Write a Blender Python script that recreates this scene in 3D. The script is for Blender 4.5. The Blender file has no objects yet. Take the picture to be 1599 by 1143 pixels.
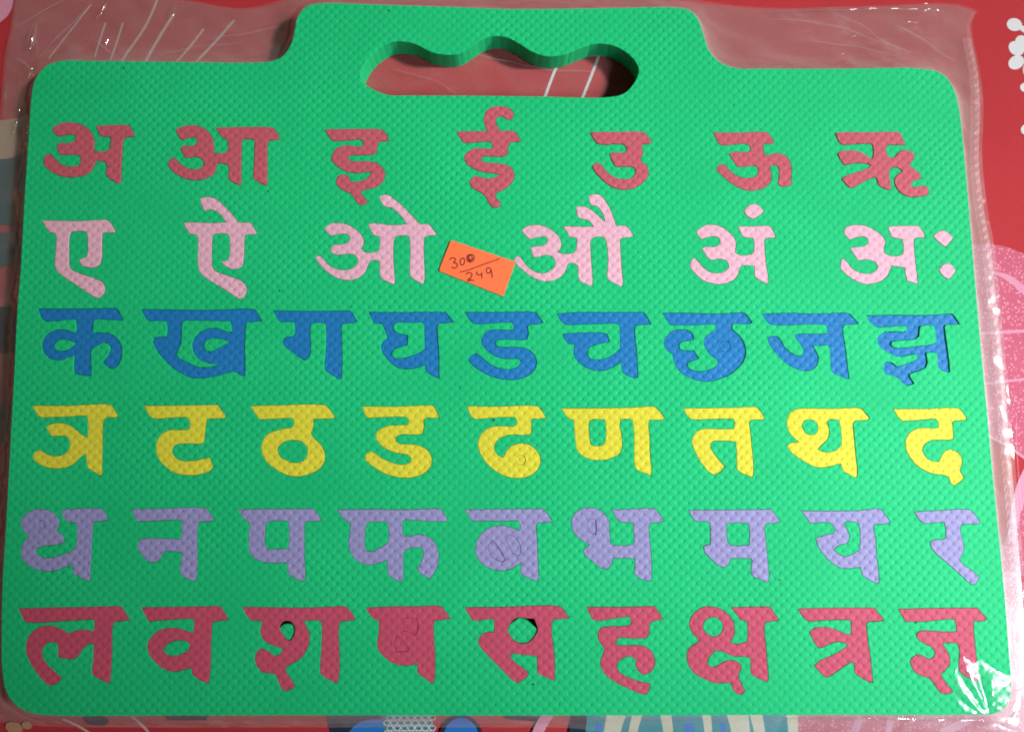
import bpy, bmesh, math, random
import numpy as np
from mathutils import Vector, Matrix, noise
from mathutils.geometry import delaunay_2d_cdt

random.seed(7)
SC = bpy.context.scene
COL = SC.collection
R = math.radians

# ------------------------------------------------------------------ camera
IMG_W, IMG_H = 1599.0, 1143.0
FPX = 1155.0                       # focal length in photo pixels (26 mm phone lens)
TILT = R(5.6)
DIST = 0.229                       # metres to the top face of the board at the picture's centre
TOP = 0.0085                       # height of the board's top face above the cloth
cam = bpy.data.objects.new('camera', bpy.data.cameras.new('camera'))
COL.objects.link(cam)
cam.data.sensor_width = 36.0
cam.data.lens = 36.0 * FPX / IMG_W
cam.location = (0.0, -DIST * math.sin(TILT), TOP + DIST * math.cos(TILT))
cam.rotation_euler = (TILT, 0, 0)
cam.data.clip_start = 0.01
cam.data.clip_end = 20
SC.camera = cam

# ------------------------------------------------------------------ light
world = bpy.data.worlds.new('World')
SC.world = world
world.use_nodes = True
# a dim room: brownish on the left, paler and cooler towards the window on the right
wnt = world.node_tree
bg = wnt.nodes['Background']
wtc = wnt.nodes.new('ShaderNodeTexCoord')
wsep = wnt.nodes.new('ShaderNodeSeparateXYZ')
wnt.links.new(wtc.outputs['Generated'], wsep.inputs[0])
wmr = wnt.nodes.new('ShaderNodeMapRange')
wmr.inputs['From Min'].default_value = -0.7
wmr.inputs['From Max'].default_value = 0.8
wnt.links.new(wsep.outputs[0], wmr.inputs['Value'])
wmix = wnt.nodes.new('ShaderNodeMix')
wmix.data_type = 'RGBA'
wmix.inputs['A'].default_value = (0.95, 0.58, 0.40, 1)
wmix.inputs['B'].default_value = (0.90, 0.98, 1.0, 1)
wnt.links.new(wmr.outputs['Result'], wmix.inputs['Factor'])
wnt.links.new(wmix.outputs['Result'], bg.inputs['Color'])
# walls near the horizon are lit, the ceiling straight above is dim
wz = wnt.nodes.new('ShaderNodeMapRange')
wz.interpolation_type = 'SMOOTHSTEP'
wz.inputs['From Min'].default_value = 0.15
wz.inputs['From Max'].default_value = 0.85
wz.inputs['To Min'].default_value = 0.40
wz.inputs['To Max'].default_value = 0.03
wnt.links.new(wsep.outputs[2], wz.inputs['Value'])
wnt.links.new(wz.outputs['Result'], bg.inputs['Strength'])


def area_light(name, loc, aim, size, size_y, power, color, spread=180):
    l = bpy.data.lights.new(name, 'AREA')
    l.shape = 'RECTANGLE'
    l.size, l.size_y = size, size_y
    l.energy = power
    l.color = color
    l.spread = R(spread)
    o = bpy.data.objects.new(name, l)
    COL.objects.link(o)
    o.location = loc
    o.rotation_euler = (Vector(aim) - Vector(loc)).to_track_quat('-Z', 'Y').to_euler()
    return o


key = bpy.data.lights.new('room_lamp', 'SPOT')
key.energy = 450
key.color = (1.0, 1.0, 0.92)
key.spot_size = R(11.35)
key.spot_blend = 0.10
key.shadow_soft_size = 0.16
ko = bpy.data.objects.new('room_lamp', key)
COL.objects.link(ko)
ko.location = (2.10, 0.10, 1.80)
ko.rotation_euler = (Vector((0.15, 0.11, 0.0)) - Vector(ko.location)).to_track_quat('-Z', 'Y').to_euler()
area_light('window_light', (0.46, -0.20, 0.40), (0.12, -0.06, 0.0), 0.11, 0.13, 0.28, (0.92, 0.98, 1.05), 46)

vs = SC.view_settings
vs.view_transform = 'Standard'
vs.look = 'None'
vs.exposure = 0.0
vs.gamma = 1.0
vs.use_curve_mapping = False
SC.cycles.filter_width = 1.9
SC.cycles.max_bounces = 10
SC.cycles.transparent_max_bounces = 24
SC.cycles.caustics_reflective = False
SC.cycles.caustics_refractive = False

# ------------------------------------------------------------------ helpers
_cm = Matrix.Rotation(TILT, 3, 'X')
_co = Vector(cam.location)


def P(px, py, z=TOP):
    """The point at height z that the photo shows at pixel (px, py)."""
    d = _cm @ Vector(((px - IMG_W / 2) / FPX, -(py - IMG_H / 2) / FPX, -1.0))
    k = (z - _co.z) / d.z
    return Vector((_co.x + d.x * k, _co.y + d.y * k))


def nums(s):
    return [tuple(float(v) for v in p.split(',')) for p in s.split()]


def smooth_loop(pts, per=4, corner=48.0, closed=True):
    """Catmull-Rom through the points, broken at sharp corners."""
    n = len(pts)
    pts = [np.array(p, float) for p in pts]

    def turn(i):
        a = pts[i] - pts[i - 1]
        b = pts[(i + 1) % n] - pts[i]
        return abs(math.degrees(math.atan2(a[0] * b[1] - a[1] * b[0], a @ b)))
    cs = [i for i in range(n) if turn(i) > corner] if closed else [0, n - 1]
    out = []

    def seg(p0, p1, p2, p3):
        t0 = 0.0
        t1 = t0 + max(1e-6, np.linalg.norm(p1 - p0)) ** 0.5
        t2 = t1 + max(1e-6, np.linalg.norm(p2 - p1)) ** 0.5
        t3 = t2 + max(1e-6, np.linalg.norm(p3 - p2)) ** 0.5
        m = max(2, min(per, int(np.linalg.norm(p2 - p1) / 2.2) + 2))
        for k in range(m):
            t = t1 + (t2 - t1) * k / m
            a1 = (t1 - t) / (t1 - t0) * p0 + (t - t0) / (t1 - t0) * p1
            a2 = (t2 - t) / (t2 - t1) * p1 + (t - t1) / (t2 - t1) * p2
            a3 = (t3 - t) / (t3 - t2) * p2 + (t - t2) / (t3 - t2) * p3
            b1 = (t2 - t) / (t2 - t0) * a1 + (t - t0) / (t2 - t0) * a2
            b2 = (t3 - t) / (t3 - t1) * a2 + (t - t1) / (t3 - t1) * a3
            out.append((t2 - t) / (t2 - t1) * b1 + (t - t1) / (t2 - t1) * b2)
    cset = set(cs)
    rng = range(n) if closed else range(n - 1)
    for i in rng:
        p1, p2 = pts[i], pts[(i + 1) % n]
        p0 = 2 * p1 - p2 if i in cset else pts[i - 1]
        p3 = 2 * p2 - p1 if (i + 1) % n in cset else pts[(i + 2) % n]
        seg(p0, p1, p2, p3)
    if not closed:
        out.append(pts[-1])
    return out


def round_corners(pts, r=0.9):
    """Take the point off every sharp corner (die-cut foam is never razor sharp)."""
    n = len(pts)
    out = []
    for i in range(n):
        a, p, b = pts[i - 1], pts[i], pts[(i + 1) % n]
        u, v = p - a, b - p
        lu, lv = np.linalg.norm(u), np.linalg.norm(v)
        if lu < 1e-6:
            continue
        ang = abs(math.degrees(math.atan2(u[0] * v[1] - u[1] * v[0], u @ v))) if lv > 1e-6 else 0
        if ang > 35:
            k = min(r, 0.4 * lu, 0.4 * lv)
            q0, q1 = p - u / lu * k, p + v / lv * k
            out += [q0, 0.25 * q0 + 0.5 * p + 0.25 * q1, q1]
        else:
            out.append(p)
    return out


def area2(pts):
    a = np.array(pts)
    b = np.roll(a, -1, 0)
    return float((a[:, 0] * b[:, 1] - a[:, 1] * b[:, 0]).sum())


def ccw(pts):
    return pts if area2(pts) > 0 else pts[::-1]


def offset(pts, d):
    """Move a counter-clockwise loop outward by d."""
    a = np.array(pts)
    e = np.roll(a, -1, 0) - a
    e /= np.maximum(np.linalg.norm(e, axis=1), 1e-12)[:, None]
    nn = np.stack([e[:, 1], -e[:, 0]], 1)
    m = nn + np.roll(nn, 1, 0)
    l = np.maximum((m * m).sum(1), 0.9)
    return [p for p in a + 2 * m / l[:, None] * d]


def inside(pts, loops):
    """Even-odd test of many points against many loops."""
    res = np.zeros(len(pts), bool)
    for lp in loops:
        a = np.array(lp)
        lo, hi = a.min(0), a.max(0)
        idx = np.where((pts[:, 0] > lo[0]) & (pts[:, 0] < hi[0]) & (pts[:, 1] > lo[1]) & (pts[:, 1] < hi[1]))[0]
        if not len(idx):
            continue
        b = np.roll(a, -1, 0)
        q = pts[idx]
        cnt = np.zeros(len(idx), int)
        for (x0, y0), (x1, y1) in zip(a, b):
            if y0 == y1:
                continue
            c = (y0 > q[:, 1]) != (y1 > q[:, 1])
            xx = (x1 - x0) * (q[:, 1] - y0) / (y1 - y0) + x0
            cnt += c & (q[:, 0] < xx)
        res[idx] ^= (cnt % 2 == 1)
    return res


def triangulate(loops, extra=()):
    """Triangles filling loops by the even-odd rule, with optional free points inside."""
    vs_, es_ = [], []
    for lp in loops:
        s = len(vs_)
        vs_ += [Vector((float(p[0]), float(p[1]))) for p in lp]
        es_ += [(s + i, s + (i + 1) % len(lp)) for i in range(len(lp))]
    vs_ += [Vector((float(p[0]), float(p[1]))) for p in extra]
    ov, _, of, *_ = delaunay_2d_cdt(vs_, es_, [], 0, 1e-7)
    pts = np.array([(v.x, v.y) for v in ov])
    tri = np.array([f for f in of if len(f) == 3])
    cen = pts[tri].mean(1)
    tri = tri[inside(cen, loops)]
    return pts, tri


class MB:
    """Collects vertices and faces for one mesh."""

    def __init__(self):
        self.v, self.f, self.m = [], [], []

    def add(self, verts, faces, mat=0):
        s = len(self.v)
        self.v += [tuple(float(c) for c in p) for p in verts]
        self.f += [tuple(int(i) + s for i in f) for f in faces]
        self.m += [mat] * len(faces)

    def cap(self, loops, z, up=True, mat=0):
        pts, tri = triangulate(loops)
        fs = []
        for a, b, c in tri:
            u, w = pts[b] - pts[a], pts[c] - pts[a]
            pos = u[0] * w[1] - u[1] * w[0] > 0
            fs.append((a, b, c) if pos == up else (a, c, b))
        self.add([(x, y, z) for x, y in pts], fs, mat)

    def wall(self, loop, z0, z1, other=None, flip=False, mat=0):
        """Strip from the loop at z0 (below) to the loop (or other) at z1 (above); faces look outward of a ccw loop."""
        o = loop if other is None else other
        n = len(loop)
        v = [(p[0], p[1], z0) for p in loop] + [(p[0], p[1], z1) for p in o]
        f = [(i, (i + 1) % n, n + (i + 1) % n, n + i) for i in range(n)]
        if flip:
            f = [q[::-1] for q in f]
        self.add(v, f, mat)

    def slab(self, loops_hole, z0, z1, bev=0.00022):
        """A sheet with holes: loops_hole = [(ccw loop, is_hole)]; rounded upper rim."""
        tops, bots = [], []
        for lp, hole in loops_hole:
            s = 1 if hole else -1
            l1 = offset(lp, s * bev * 0.3)
            l2 = offset(lp, s * bev)
            self.wall(lp, z0, z1 - bev, flip=hole)
            self.wall(lp, z1 - bev, z1 - bev * 0.3, l1, flip=hole)
            self.wall(l1, z1 - bev * 0.3, z1, l2, flip=hole)
            tops.append(l2)
            bots.append(lp)
        self.cap(tops, z1, True)
        self.cap(bots, z0, False)

    def build(self, name, mats, parent=None, smooth=False, origin=(0, 0, 0)):
        me = bpy.data.meshes.new(name)
        o_ = Vector(origin)
        me.from_pydata([tuple(Vector(p) - o_) for p in self.v], [], self.f)
        for m in (mats if isinstance(mats, (list, tuple)) else [mats]):
            me.materials.append(m)
        me.polygons.foreach_set('material_index', self.m)
        if smooth:
            me.polygons.foreach_set('use_smooth', [True] * len(me.polygons))
        me.update()
        ob = bpy.data.objects.new(name, me)
        COL.objects.link(ob)
        ob.location = o_
        if parent is not None:
            ob.parent = parent
            ob.location = o_ - Vector(parent.location)
        return ob


def empty(name, loc):
    o = bpy.data.objects.new(name, None)
    o.empty_display_size = 0.01
    o.location = loc
    COL.objects.link(o)
    return o


def tag(o, label=None, cat=None, group=None, kind=None):
    if label: o['label'] = label
    if cat: o['category'] = cat
    if group: o['group'] = group
    if kind: o['kind'] = kind
    return o


# ------------------------------------------------------------------ materials
def new_mat(name):
    m = bpy.data.materials.new(name)
    m.use_nodes = True
    nt = m.node_tree
    nt.nodes.clear()
    out = nt.nodes.new('ShaderNodeOutputMaterial')
    return m, nt, out


def N(nt, t, **kw):
    n = nt.nodes.new(t)
    for k, v in kw.items():
        setattr(n, k, v)
    return n


def math_node(nt, op, a, b=None, c=None):
    n = N(nt, 'ShaderNodeMath', operation=op)
    for i, s in enumerate((a, b, c)):
        if s is None:
            continue
        if isinstance(s, (int, float)):
            n.inputs[i].default_value = s
        else:
            nt.links.new(s, n.inputs[i])
    return n.outputs[0]


def foam(name, color, rough=0.5, pitch=0.00318, depth=0.00014, spec=0.12):
    """EVA foam with an embossed lattice of small pits."""
    m, nt, out = new_mat(name)
    L_ = nt.links.new
    bsdf = N(nt, 'ShaderNodeBsdfPrincipled')
    bsdf.inputs['Roughness'].default_value = rough
    bsdf.inputs['Specular IOR Level'].default_value = spec
    tc = N(nt, 'ShaderNodeTexCoord')
    # a slow wobble keeps the emboss from being ruler straight
    wob = N(nt, 'ShaderNodeTexNoise')
    wob.inputs['Scale'].default_value = 60
    wob.inputs['Detail'].default_value = 2
    L_(tc.outputs['Object'], wob.inputs['Vector'])
    vm = N(nt, 'ShaderNodeVectorMath', operation='MULTIPLY_ADD')
    L_(wob.outputs['Color'], vm.inputs[0])
    vm.inputs[1].default_value = (0.0011, 0.0011, 0)
    L_(tc.outputs['Object'], vm.inputs[2])
    sep = N(nt, 'ShaderNodeSeparateXYZ')
    L_(vm.outputs[0], sep.inputs[0])
    k = 2 * math.pi / pitch
    cx = math_node(nt, 'COSINE', math_node(nt, 'MULTIPLY', sep.outputs[0], k))
    # skew rows a little with x so pits look like small scales
    yy = math_node(nt, 'MULTIPLY_ADD', sep.outputs[1], k, math_node(nt, 'MULTIPLY', math_node(nt, 'SINE', math_node(nt, 'MULTIPLY', sep.outputs[0], k)), 0.15))
    cy = math_node(nt, 'COSINE', yy)
    pr = math_node(nt, 'MULTIPLY', cx, cy)
    pit = math_node(nt, 'POWER', math_node(nt, 'MAXIMUM', pr, 0.0), 1.7)
    bump_h = math_node(nt, 'MULTIPLY', math_node(nt, 'MAXIMUM', math_node(nt, 'MULTIPLY', pr, -1.0), 0.0), 0.30)
    h = math_node(nt, 'SUBTRACT', bump_h, pit)
    fine = N(nt, 'ShaderNodeTexNoise')
    fine.inputs['Scale'].default_value = 1800
    fine.inputs['Detail'].default_value = 3
    L_(tc.outputs['Object'], fine.inputs['Vector'])
    big = N(nt, 'ShaderNodeTexNoise')
    big.inputs['Scale'].default_value = 45
    big.inputs['Detail'].default_value = 3
    L_(tc.outputs['Object'], big.inputs['Vector'])
    # emboss depth varies over the sheet
    amp = math_node(nt, 'MULTIPLY_ADD', big.outputs['Fac'], 1.7, 0.10)
    h = math_node(nt, 'MULTIPLY_ADD', fine.outputs['Fac'], 0.35, math_node(nt, 'MULTIPLY', h, amp))
    bmp = N(nt, 'ShaderNodeBump')
    bmp.inputs['Strength'].default_value = 1.0
    bmp.inputs['Distance'].default_value = depth
    L_(h, bmp.inputs['Height'])
    L_(bmp.outputs[0], bsdf.inputs['Normal'])
    # slight colour unevenness of the pigment
    mix = N(nt, 'ShaderNodeMix', data_type='RGBA')
    mix.inputs['A'].default_value = (*[c * 0.90 for c in color], 1)
    mix.inputs['B'].default_value = (*[min(1, c * 1.10 + 0.004) for c in color], 1)
    # broad handling marks: slightly dusty and slightly rubbed areas
    smg = N(nt, 'ShaderNodeTexNoise')
    smg.inputs['Scale'].default_value = 16
    smg.inputs['Detail'].default_value = 6
    smg.inputs['Distortion'].default_value = 1.2
    L_(tc.outputs['Object'], smg.inputs['Vector'])
    L_(math_node(nt, 'MULTIPLY_ADD', smg.outputs['Fac'], 1.3, math_node(nt, 'MULTIPLY_ADD', big.outputs['Fac'], 0.7, -0.5)), mix.inputs['Factor'])
    L_(mix.outputs['Result'], bsdf.inputs['Base Color'])
    rr = math_node(nt, 'MULTIPLY_ADD', fine.outputs['Fac'], 0.16, rough - 0.08)
    L_(rr, bsdf.inputs['Roughness'])
    L_(bsdf.outputs[0], out.inputs['Surface'])
    return m


def plain(name, color, rough=0.6, spec=0.4):
    m, nt, out = new_mat(name)
    b = N(nt, 'ShaderNodeBsdfPrincipled')
    b.inputs['Base Color'].default_value = (*color, 1)
    b.inputs['Roughness'].default_value = rough
    b.inputs['Specular IOR Level'].default_value = spec
    nt.links.new(b.outputs[0], out.inputs['Surface'])
    return m


def paper(name, color):
    m, nt, out = new_mat(name)
    b = N(nt, 'ShaderNodeBsdfPrincipled')
    tc = N(nt, 'ShaderNodeTexCoord')
    n = N(nt, 'ShaderNodeTexNoise')
    n.inputs['Scale'].default_value = 900
    n.inputs['Detail'].default_value = 4
    nt.links.new(tc.outputs['Object'], n.inputs['Vector'])
    mix = N(nt, 'ShaderNodeMix', data_type='RGBA')
    mix.inputs['A'].default_value = (*[c * 0.93 for c in color], 1)
    mix.inputs['B'].default_value = (*[min(1, c * 1.06) for c in color], 1)
    nt.links.new(n.outputs['Fac'], mix.inputs['Factor'])
    nt.links.new(mix.outputs['Result'], b.inputs['Base Color'])
    b.inputs['Roughness'].default_value = 0.55
    nt.links.new(b.outputs[0], out.inputs['Surface'])
    return m


def cloth(name, color, color2=None, dots=False, scale=1.0):
    """Printed cotton: fine weave bump, mottled dye; dots = a stippled print of pale flecks."""
    m, nt, out = new_mat(name)
    L_ = nt.links.new
    b = N(nt, 'ShaderNodeBsdfPrincipled')
    b.inputs['Roughness'].default_value = 0.85
    b.inputs['Specular IOR Level'].default_value = 0.2
    tc = N(nt, 'ShaderNodeTexCoord')
    sep = N(nt, 'ShaderNodeSeparateXYZ')
    L_(tc.outputs['Object'], sep.inputs[0])
    k = 2 * math.pi / 0.0006
    wv = math_node(nt, 'MULTIPLY', math_node(nt, 'SINE', math_node(nt, 'MULTIPLY', sep.outputs[0], k)),
                   math_node(nt, 'SINE', math_node(nt, 'MULTIPLY', sep.outputs[1], k)))
    n1 = N(nt, 'ShaderNodeTexNoise')
    n1.inputs['Scale'].default_value = 35
    n1.inputs['Detail'].default_value = 6
    L_(tc.outputs['Object'], n1.inputs['Vector'])
    mix = N(nt, 'ShaderNodeMix', data_type='RGBA')
    c2 = color2 or tuple(min(1, c * 1.15) for c in color)
    mix.inputs['A'].default_value = (*color, 1)
    mix.inputs['B'].default_value = (*c2, 1)
    L_(n1.outputs['Fac'], mix.inputs['Factor'])
    col = mix.outputs['Result']
    if dots:
        vo = N(nt, 'ShaderNodeTexVoronoi')
        vo.inputs['Scale'].default_value = 1050
        L_(tc.outputs['Object'], vo.inputs['Vector'])
        mk = N(nt, 'ShaderNodeMapRange')
        mk.inputs['From Min'].default_value = 0.36
        mk.inputs['From Max'].default_value = 0.26
        L_(vo.outputs['Distance'], mk.inputs['Value'])
        mm = N(nt, 'ShaderNodeMix', data_type='RGBA')
        L_(mk.outputs['Result'], mm.inputs['Factor'])
        L_(col, mm.inputs['A'])
        mm.inputs['B'].default_value = (0.66, 0.27, 0.36, 1)
        col = mm.outputs['Result']
    L_(col, b.inputs['Base Color'])
    bm_ = N(nt, 'ShaderNodeBump')
    bm_.inputs['Distance'].default_value = 0.00012
    bm_.inputs['Strength'].default_value = 0.8
    L_(math_node(nt, 'MULTIPLY_ADD', n1.outputs['Fac'], 6.0, wv), bm_.inputs['Height'])
    L_(bm_.outputs[0], b.inputs['Normal'])
    L_(b.outputs[0], out.inputs['Surface'])
    return m


def film(name, clear=0.86, milk=0.5, rough=0.12, wrinkle=0.0004, scale=160.0, stretch=(1, 1, 1), tint=0.95, white=0.55, ridged=False):
    """Thin polythene: mostly see-through, a little milky, glossy."""
    m, nt, out = new_mat(name)
    L_ = nt.links.new
    tc = N(nt, 'ShaderNodeTexCoord')
    mp = N(nt, 'ShaderNodeMapping')
    mp.inputs['Scale'].default_value = stretch
    L_(tc.outputs['Object'], mp.inputs['Vector'])
    n1 = N(nt, 'ShaderNodeTexNoise')
    n1.inputs['Scale'].default_value = scale
    n1.noise_type = 'RIDGED_MULTIFRACTAL' if ridged else 'FBM'
    n1.inputs['Detail'].default_value = 3 if ridged else 5
    n1.inputs['Distortion'].default_value = 0.6
    L_(mp.outputs[0], n1.inputs['Vector'])
    bmp = N(nt, 'ShaderNodeBump')
    bmp.inputs['Distance'].default_value = wrinkle
    L_(n1.outputs['Fac'], bmp.inputs['Height'])
    tr = N(nt, 'ShaderNodeBsdfTransparent')
    tr.inputs['Color'].default_value = (tint, tint, tint, 1)
    df = N(nt, 'ShaderNodeBsdfDiffuse')
    df.inputs['Color'].default_value = (white, white * 1.01, white * 1.03, 1)
    tl = N(nt, 'ShaderNodeBsdfTranslucent')
    tl.inputs['Color'].default_value = (white, white, white, 1)
    gl = N(nt, 'ShaderNodeBsdfGlossy')
    gl.inputs['Color'].default_value = (1, 1, 1, 1)
    gl.inputs['Roughness'].default_value = rough
    mt = N(nt, 'ShaderNodeMixShader')
    mt.inputs[0].default_value = 0.25
    L_(df.outputs[0], mt.inputs[1])
    L_(tl.outputs[0], mt.inputs[2])
    for s in (df, gl):
        L_(bmp.outputs[0], s.inputs['Normal'])
    m1 = N(nt, 'ShaderNodeMixShader')
    m1.inputs[0].default_value = milk
    L_(gl.outputs[0], m1.inputs[1])
    L_(mt.outputs[0], m1.inputs[2])
    m2 = N(nt, 'ShaderNodeMixShader')
    fr = N(nt, 'ShaderNodeLayerWeight')
    fr.inputs['Blend'].default_value = 0.5
    fac = math_node(nt, 'MINIMUM', math_node(nt, 'MULTIPLY_ADD', math_node(nt, 'POWER', fr.outputs['Facing'], 3.0), 0.5,
                    math_node(nt, 'MULTIPLY_ADD', n1.outputs['Fac'], 0.0 if ridged else 0.10, (1 - clear) - (0.0 if ridged else 0.08))), 0.9)
    L_(fac, m2.inputs[0])
    L_(tr.outputs[0], m2.inputs[1])
    L_(m1.outputs[0], m2.inputs[2])
    L_(m2.outputs[0], out.inputs['Surface'])
    return m


GREEN = foam('green foam', (0.007, 0.405, 0.150), 0.62)
FOAMS = {
    1: foam('rose foam', (0.41, 0.080, 0.115), 0.55),
    2: foam('pale pink foam', (0.60, 0.33, 0.43), 0.55),
    3: foam('blue foam', (0.011, 0.145, 0.385), 0.50),
    4: foam('yellow foam', (0.55, 0.51, 0.038), 0.52),
    5: foam('lilac foam', (0.235, 0.22, 0.435), 0.55, depth=0.00018),
    6: foam('raspberry foam', (0.42, 0.060, 0.112), 0.55),
}

# ------------------------------------------------------------------ letter outlines, traced crop by crop: row, letter, crop x, crop y, crop width, outlines
T=[]
def L(row, ch, x0, y0, cw, *loops): T.append((row, ch, x0, y0, cw, loops))
L(1,'अ',50,160,200,"255,335 320,285 410,258 500,255 590,272 660,305 720,355 760,420 778,490 775,560 765,590 800,612 870,620 930,608 970,578 985,530 985,450 965,430 890,430 850,405 825,350 808,295 1195,290 1225,310 1255,370 1280,432 1190,437 1150,450 1133,490 1125,600 1112,850 1108,985 1090,1015 1060,1005 1000,975 940,925 925,890 938,840 938,790 920,750 870,738 815,725 795,740 770,800 740,850 680,900 600,925 500,937 400,930 310,902 230,860 170,805 148,755 155,700 180,655 210,640 250,665 300,720 360,775 430,800 520,803 580,790 612,750 610,705 590,672 540,655 470,652 380,660 345,640 325,590 318,540 340,515 440,512 510,500 545,470 550,435 530,412 490,402 420,412 340,425 300,408 272,365")
L(1,'आ',250,160,200,"195,352 250,315 320,295 400,290 470,298 540,325 600,370 640,425 662,490 670,560 668,625 710,638 780,638 830,618 848,590 850,500 835,475 780,440 735,385 700,318 1390,318 1420,335 1465,390 1490,465 1400,475 1360,480 1343,510 1335,700 1332,1010 1325,1042 1270,1020 1180,965 1165,930 1172,800 1180,560 1183,465 1100,462 1050,458 1022,475 1015,540 1010,1030 930,1012 865,965 852,930 862,860 850,785 820,775 715,755 695,830 670,890 610,935 520,965 430,972 330,958 240,920 170,875 115,815 105,780 130,710 155,690 190,705 240,760 310,810 380,835 450,838 510,822 540,790 545,750 520,710 470,690 430,680 350,695 310,685 285,645 258,575 290,545 370,548 430,535 460,510 465,475 450,450 420,440 340,450 290,468 255,460 225,415")
L(1,'इ',490,180,200,"140,180 560,175 830,182 870,200 915,260 942,325 830,330 805,350 790,410 778,460 740,490 690,498 520,500 460,500 432,520 430,545 455,572 520,578 700,580 780,600 840,645 875,690 885,745 870,810 820,870 750,905 660,925 600,945 585,965 605,1000 650,1055 675,1085 650,1105 600,1118 565,1115 530,1080 490,1015 450,975 380,945 320,910 285,865 280,820 300,770 340,745 390,745 430,770 450,810 465,832 510,838 570,825 640,805 690,765 715,730 700,700 640,712 550,722 450,715 370,690 290,640 235,580 222,540 240,480 280,425 340,390 430,380 540,395 600,392 620,375 618,340 590,312 540,305 440,315 330,322 240,322 200,285 165,230")
L(1,'ई',690,160,240,"150,305 470,300 440,220 438,150 455,100 500,60 570,42 650,48 710,75 742,115 740,150 715,178 680,180 640,155 600,145 565,160 558,200 575,250 600,300 740,300 780,335 815,410 720,415 695,425 685,490 675,540 640,562 560,565 430,563 405,580 410,610 450,625 580,635 660,650 720,685 748,735 745,790 710,850 640,905 570,935 548,960 560,990 600,1040 608,1075 580,1088 530,1090 495,1060 455,985 400,935 340,905 290,855 290,820 320,780 370,768 430,785 500,790 560,775 600,755 540,738 430,725 340,695 265,645 232,595 245,540 280,505 340,482 420,478 500,485 525,470 520,425 490,410 400,412 300,422 230,420 190,375")
L(1,'उ',900,180,200,"170,215 500,213 820,213 860,235 910,295 938,352 850,362 815,375 812,410 830,460 815,510 795,550 805,575 850,610 890,665 900,720 880,780 840,830 780,880 700,915 620,930 540,928 450,900 370,850 300,785 230,710 200,645 215,620 260,600 310,620 350,680 410,740 480,780 560,800 640,800 700,780 735,730 735,680 710,655 640,645 560,648 490,640 460,600 430,540 418,495 450,470 540,470 600,470 625,450 625,410 600,380 540,362 440,365 340,370 260,355 220,310")
L(1,'ऊ',1090,180,200,"185,215 500,222 860,218 890,250 930,300 940,350 890,360 830,352 812,375 815,440 835,505 880,500 940,482 1010,480 1080,505 1130,550 1155,610 1165,700 1160,800 1165,865 1140,880 1060,890 1010,880 998,840 1010,770 1010,690 990,640 950,625 890,632 905,690 915,760 905,830 860,880 790,920 700,940 600,938 510,905 420,855 330,780 260,715 228,670 240,640 300,615 345,630 380,680 440,730 510,768 600,785 680,780 735,750 750,700 740,655 710,635 600,640 540,650 490,640 460,600 420,540 390,500 400,475 460,460 600,462 640,455 652,420 640,385 610,362 560,355 420,368 300,375 260,360 225,290")
L(1,'ऋ',1280,180,200,"190,225 330,215 600,218 960,213 1000,225 1030,290 1065,375 960,372 850,375 828,395 828,460 850,520 890,530 940,520 975,475 1020,445 1080,440 1140,460 1175,500 1170,545 1130,600 1125,640 1180,680 1240,725 1270,780 1200,810 1150,825 1135,860 1150,895 1220,895 1290,885 1330,890 1355,940 1355,985 1290,1010 1200,1022 1110,1018 1030,985 970,930 935,860 935,790 980,740 1030,700 985,665 940,650 890,660 865,690 865,760 880,850 885,930 870,935 790,910 730,870 715,820 710,790 670,780 600,805 520,845 440,890 400,908 370,905 320,860 270,800 300,775 400,735 520,695 610,660 635,630 600,610 520,600 420,600 340,622 300,620 265,575 220,490 260,455 330,445 430,445 510,465 580,510 645,548 665,510 665,420 655,370 620,358 480,360 350,370 270,368 235,330")
L(2,'ए',50,328,200,"118,130 400,138 600,140 800,130 940,128 965,150 1010,210 1040,270 1030,285 900,285 875,300 872,450 868,600 850,665 810,705 750,722 680,712 620,690 600,655 592,615 640,605 675,590 695,550 698,400 690,290 660,268 500,268 475,300 462,400 460,600 462,690 485,735 540,770 680,820 820,870 880,910 908,960 905,1020 870,1070 820,1098 780,1085 700,1035 560,940 420,850 330,780 295,720 288,640 300,480 305,330 290,300 230,280 190,240 150,170")
L(2,'ऐ',260,300,240,"345,65 400,55 460,55 520,80 600,150 680,235 750,315 860,318 890,350 938,425 925,440 840,440 808,450 805,550 800,700 780,765 740,795 680,798 620,775 585,745 565,722 600,715 640,700 655,650 655,500 645,445 610,432 500,435 475,450 470,550 468,700 475,780 510,820 640,870 760,915 810,955 830,1005 820,1060 790,1098 750,1105 700,1075 560,985 400,885 345,830 325,750 325,600 325,480 310,445 245,435 210,390 170,318 300,315 500,322 620,312 570,250 520,205 460,180 400,195 375,165 355,110")
L(2,'ओ',480,290,240,"175,440 230,400 310,388 400,400 470,435 540,490 580,555 580,610 555,650 585,685 640,698 700,690 745,670 752,600 752,530 690,515 660,470 628,395 720,392 880,412 1030,400 990,340 930,275 870,230 800,215 770,180 745,110 830,95 900,140 1000,225 1100,330 1165,395 1260,400 1300,450 1340,512 1230,525 1210,540 1205,650 1210,800 1215,950 1200,1025 1130,990 1065,945 1060,850 1068,700 1060,530 1020,518 920,522 900,550 890,680 895,850 905,1000 895,1025 840,1005 760,960 750,900 752,790 720,775 650,778 625,830 595,900 530,955 450,980 350,972 260,935 170,865 100,780 80,740 110,725 150,745 210,815 290,862 380,878 460,860 510,820 522,775 500,730 460,712 400,710 300,718 250,700 240,650 270,618 350,612 410,595 440,560 440,525 400,502 320,505 240,520 205,490")
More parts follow.
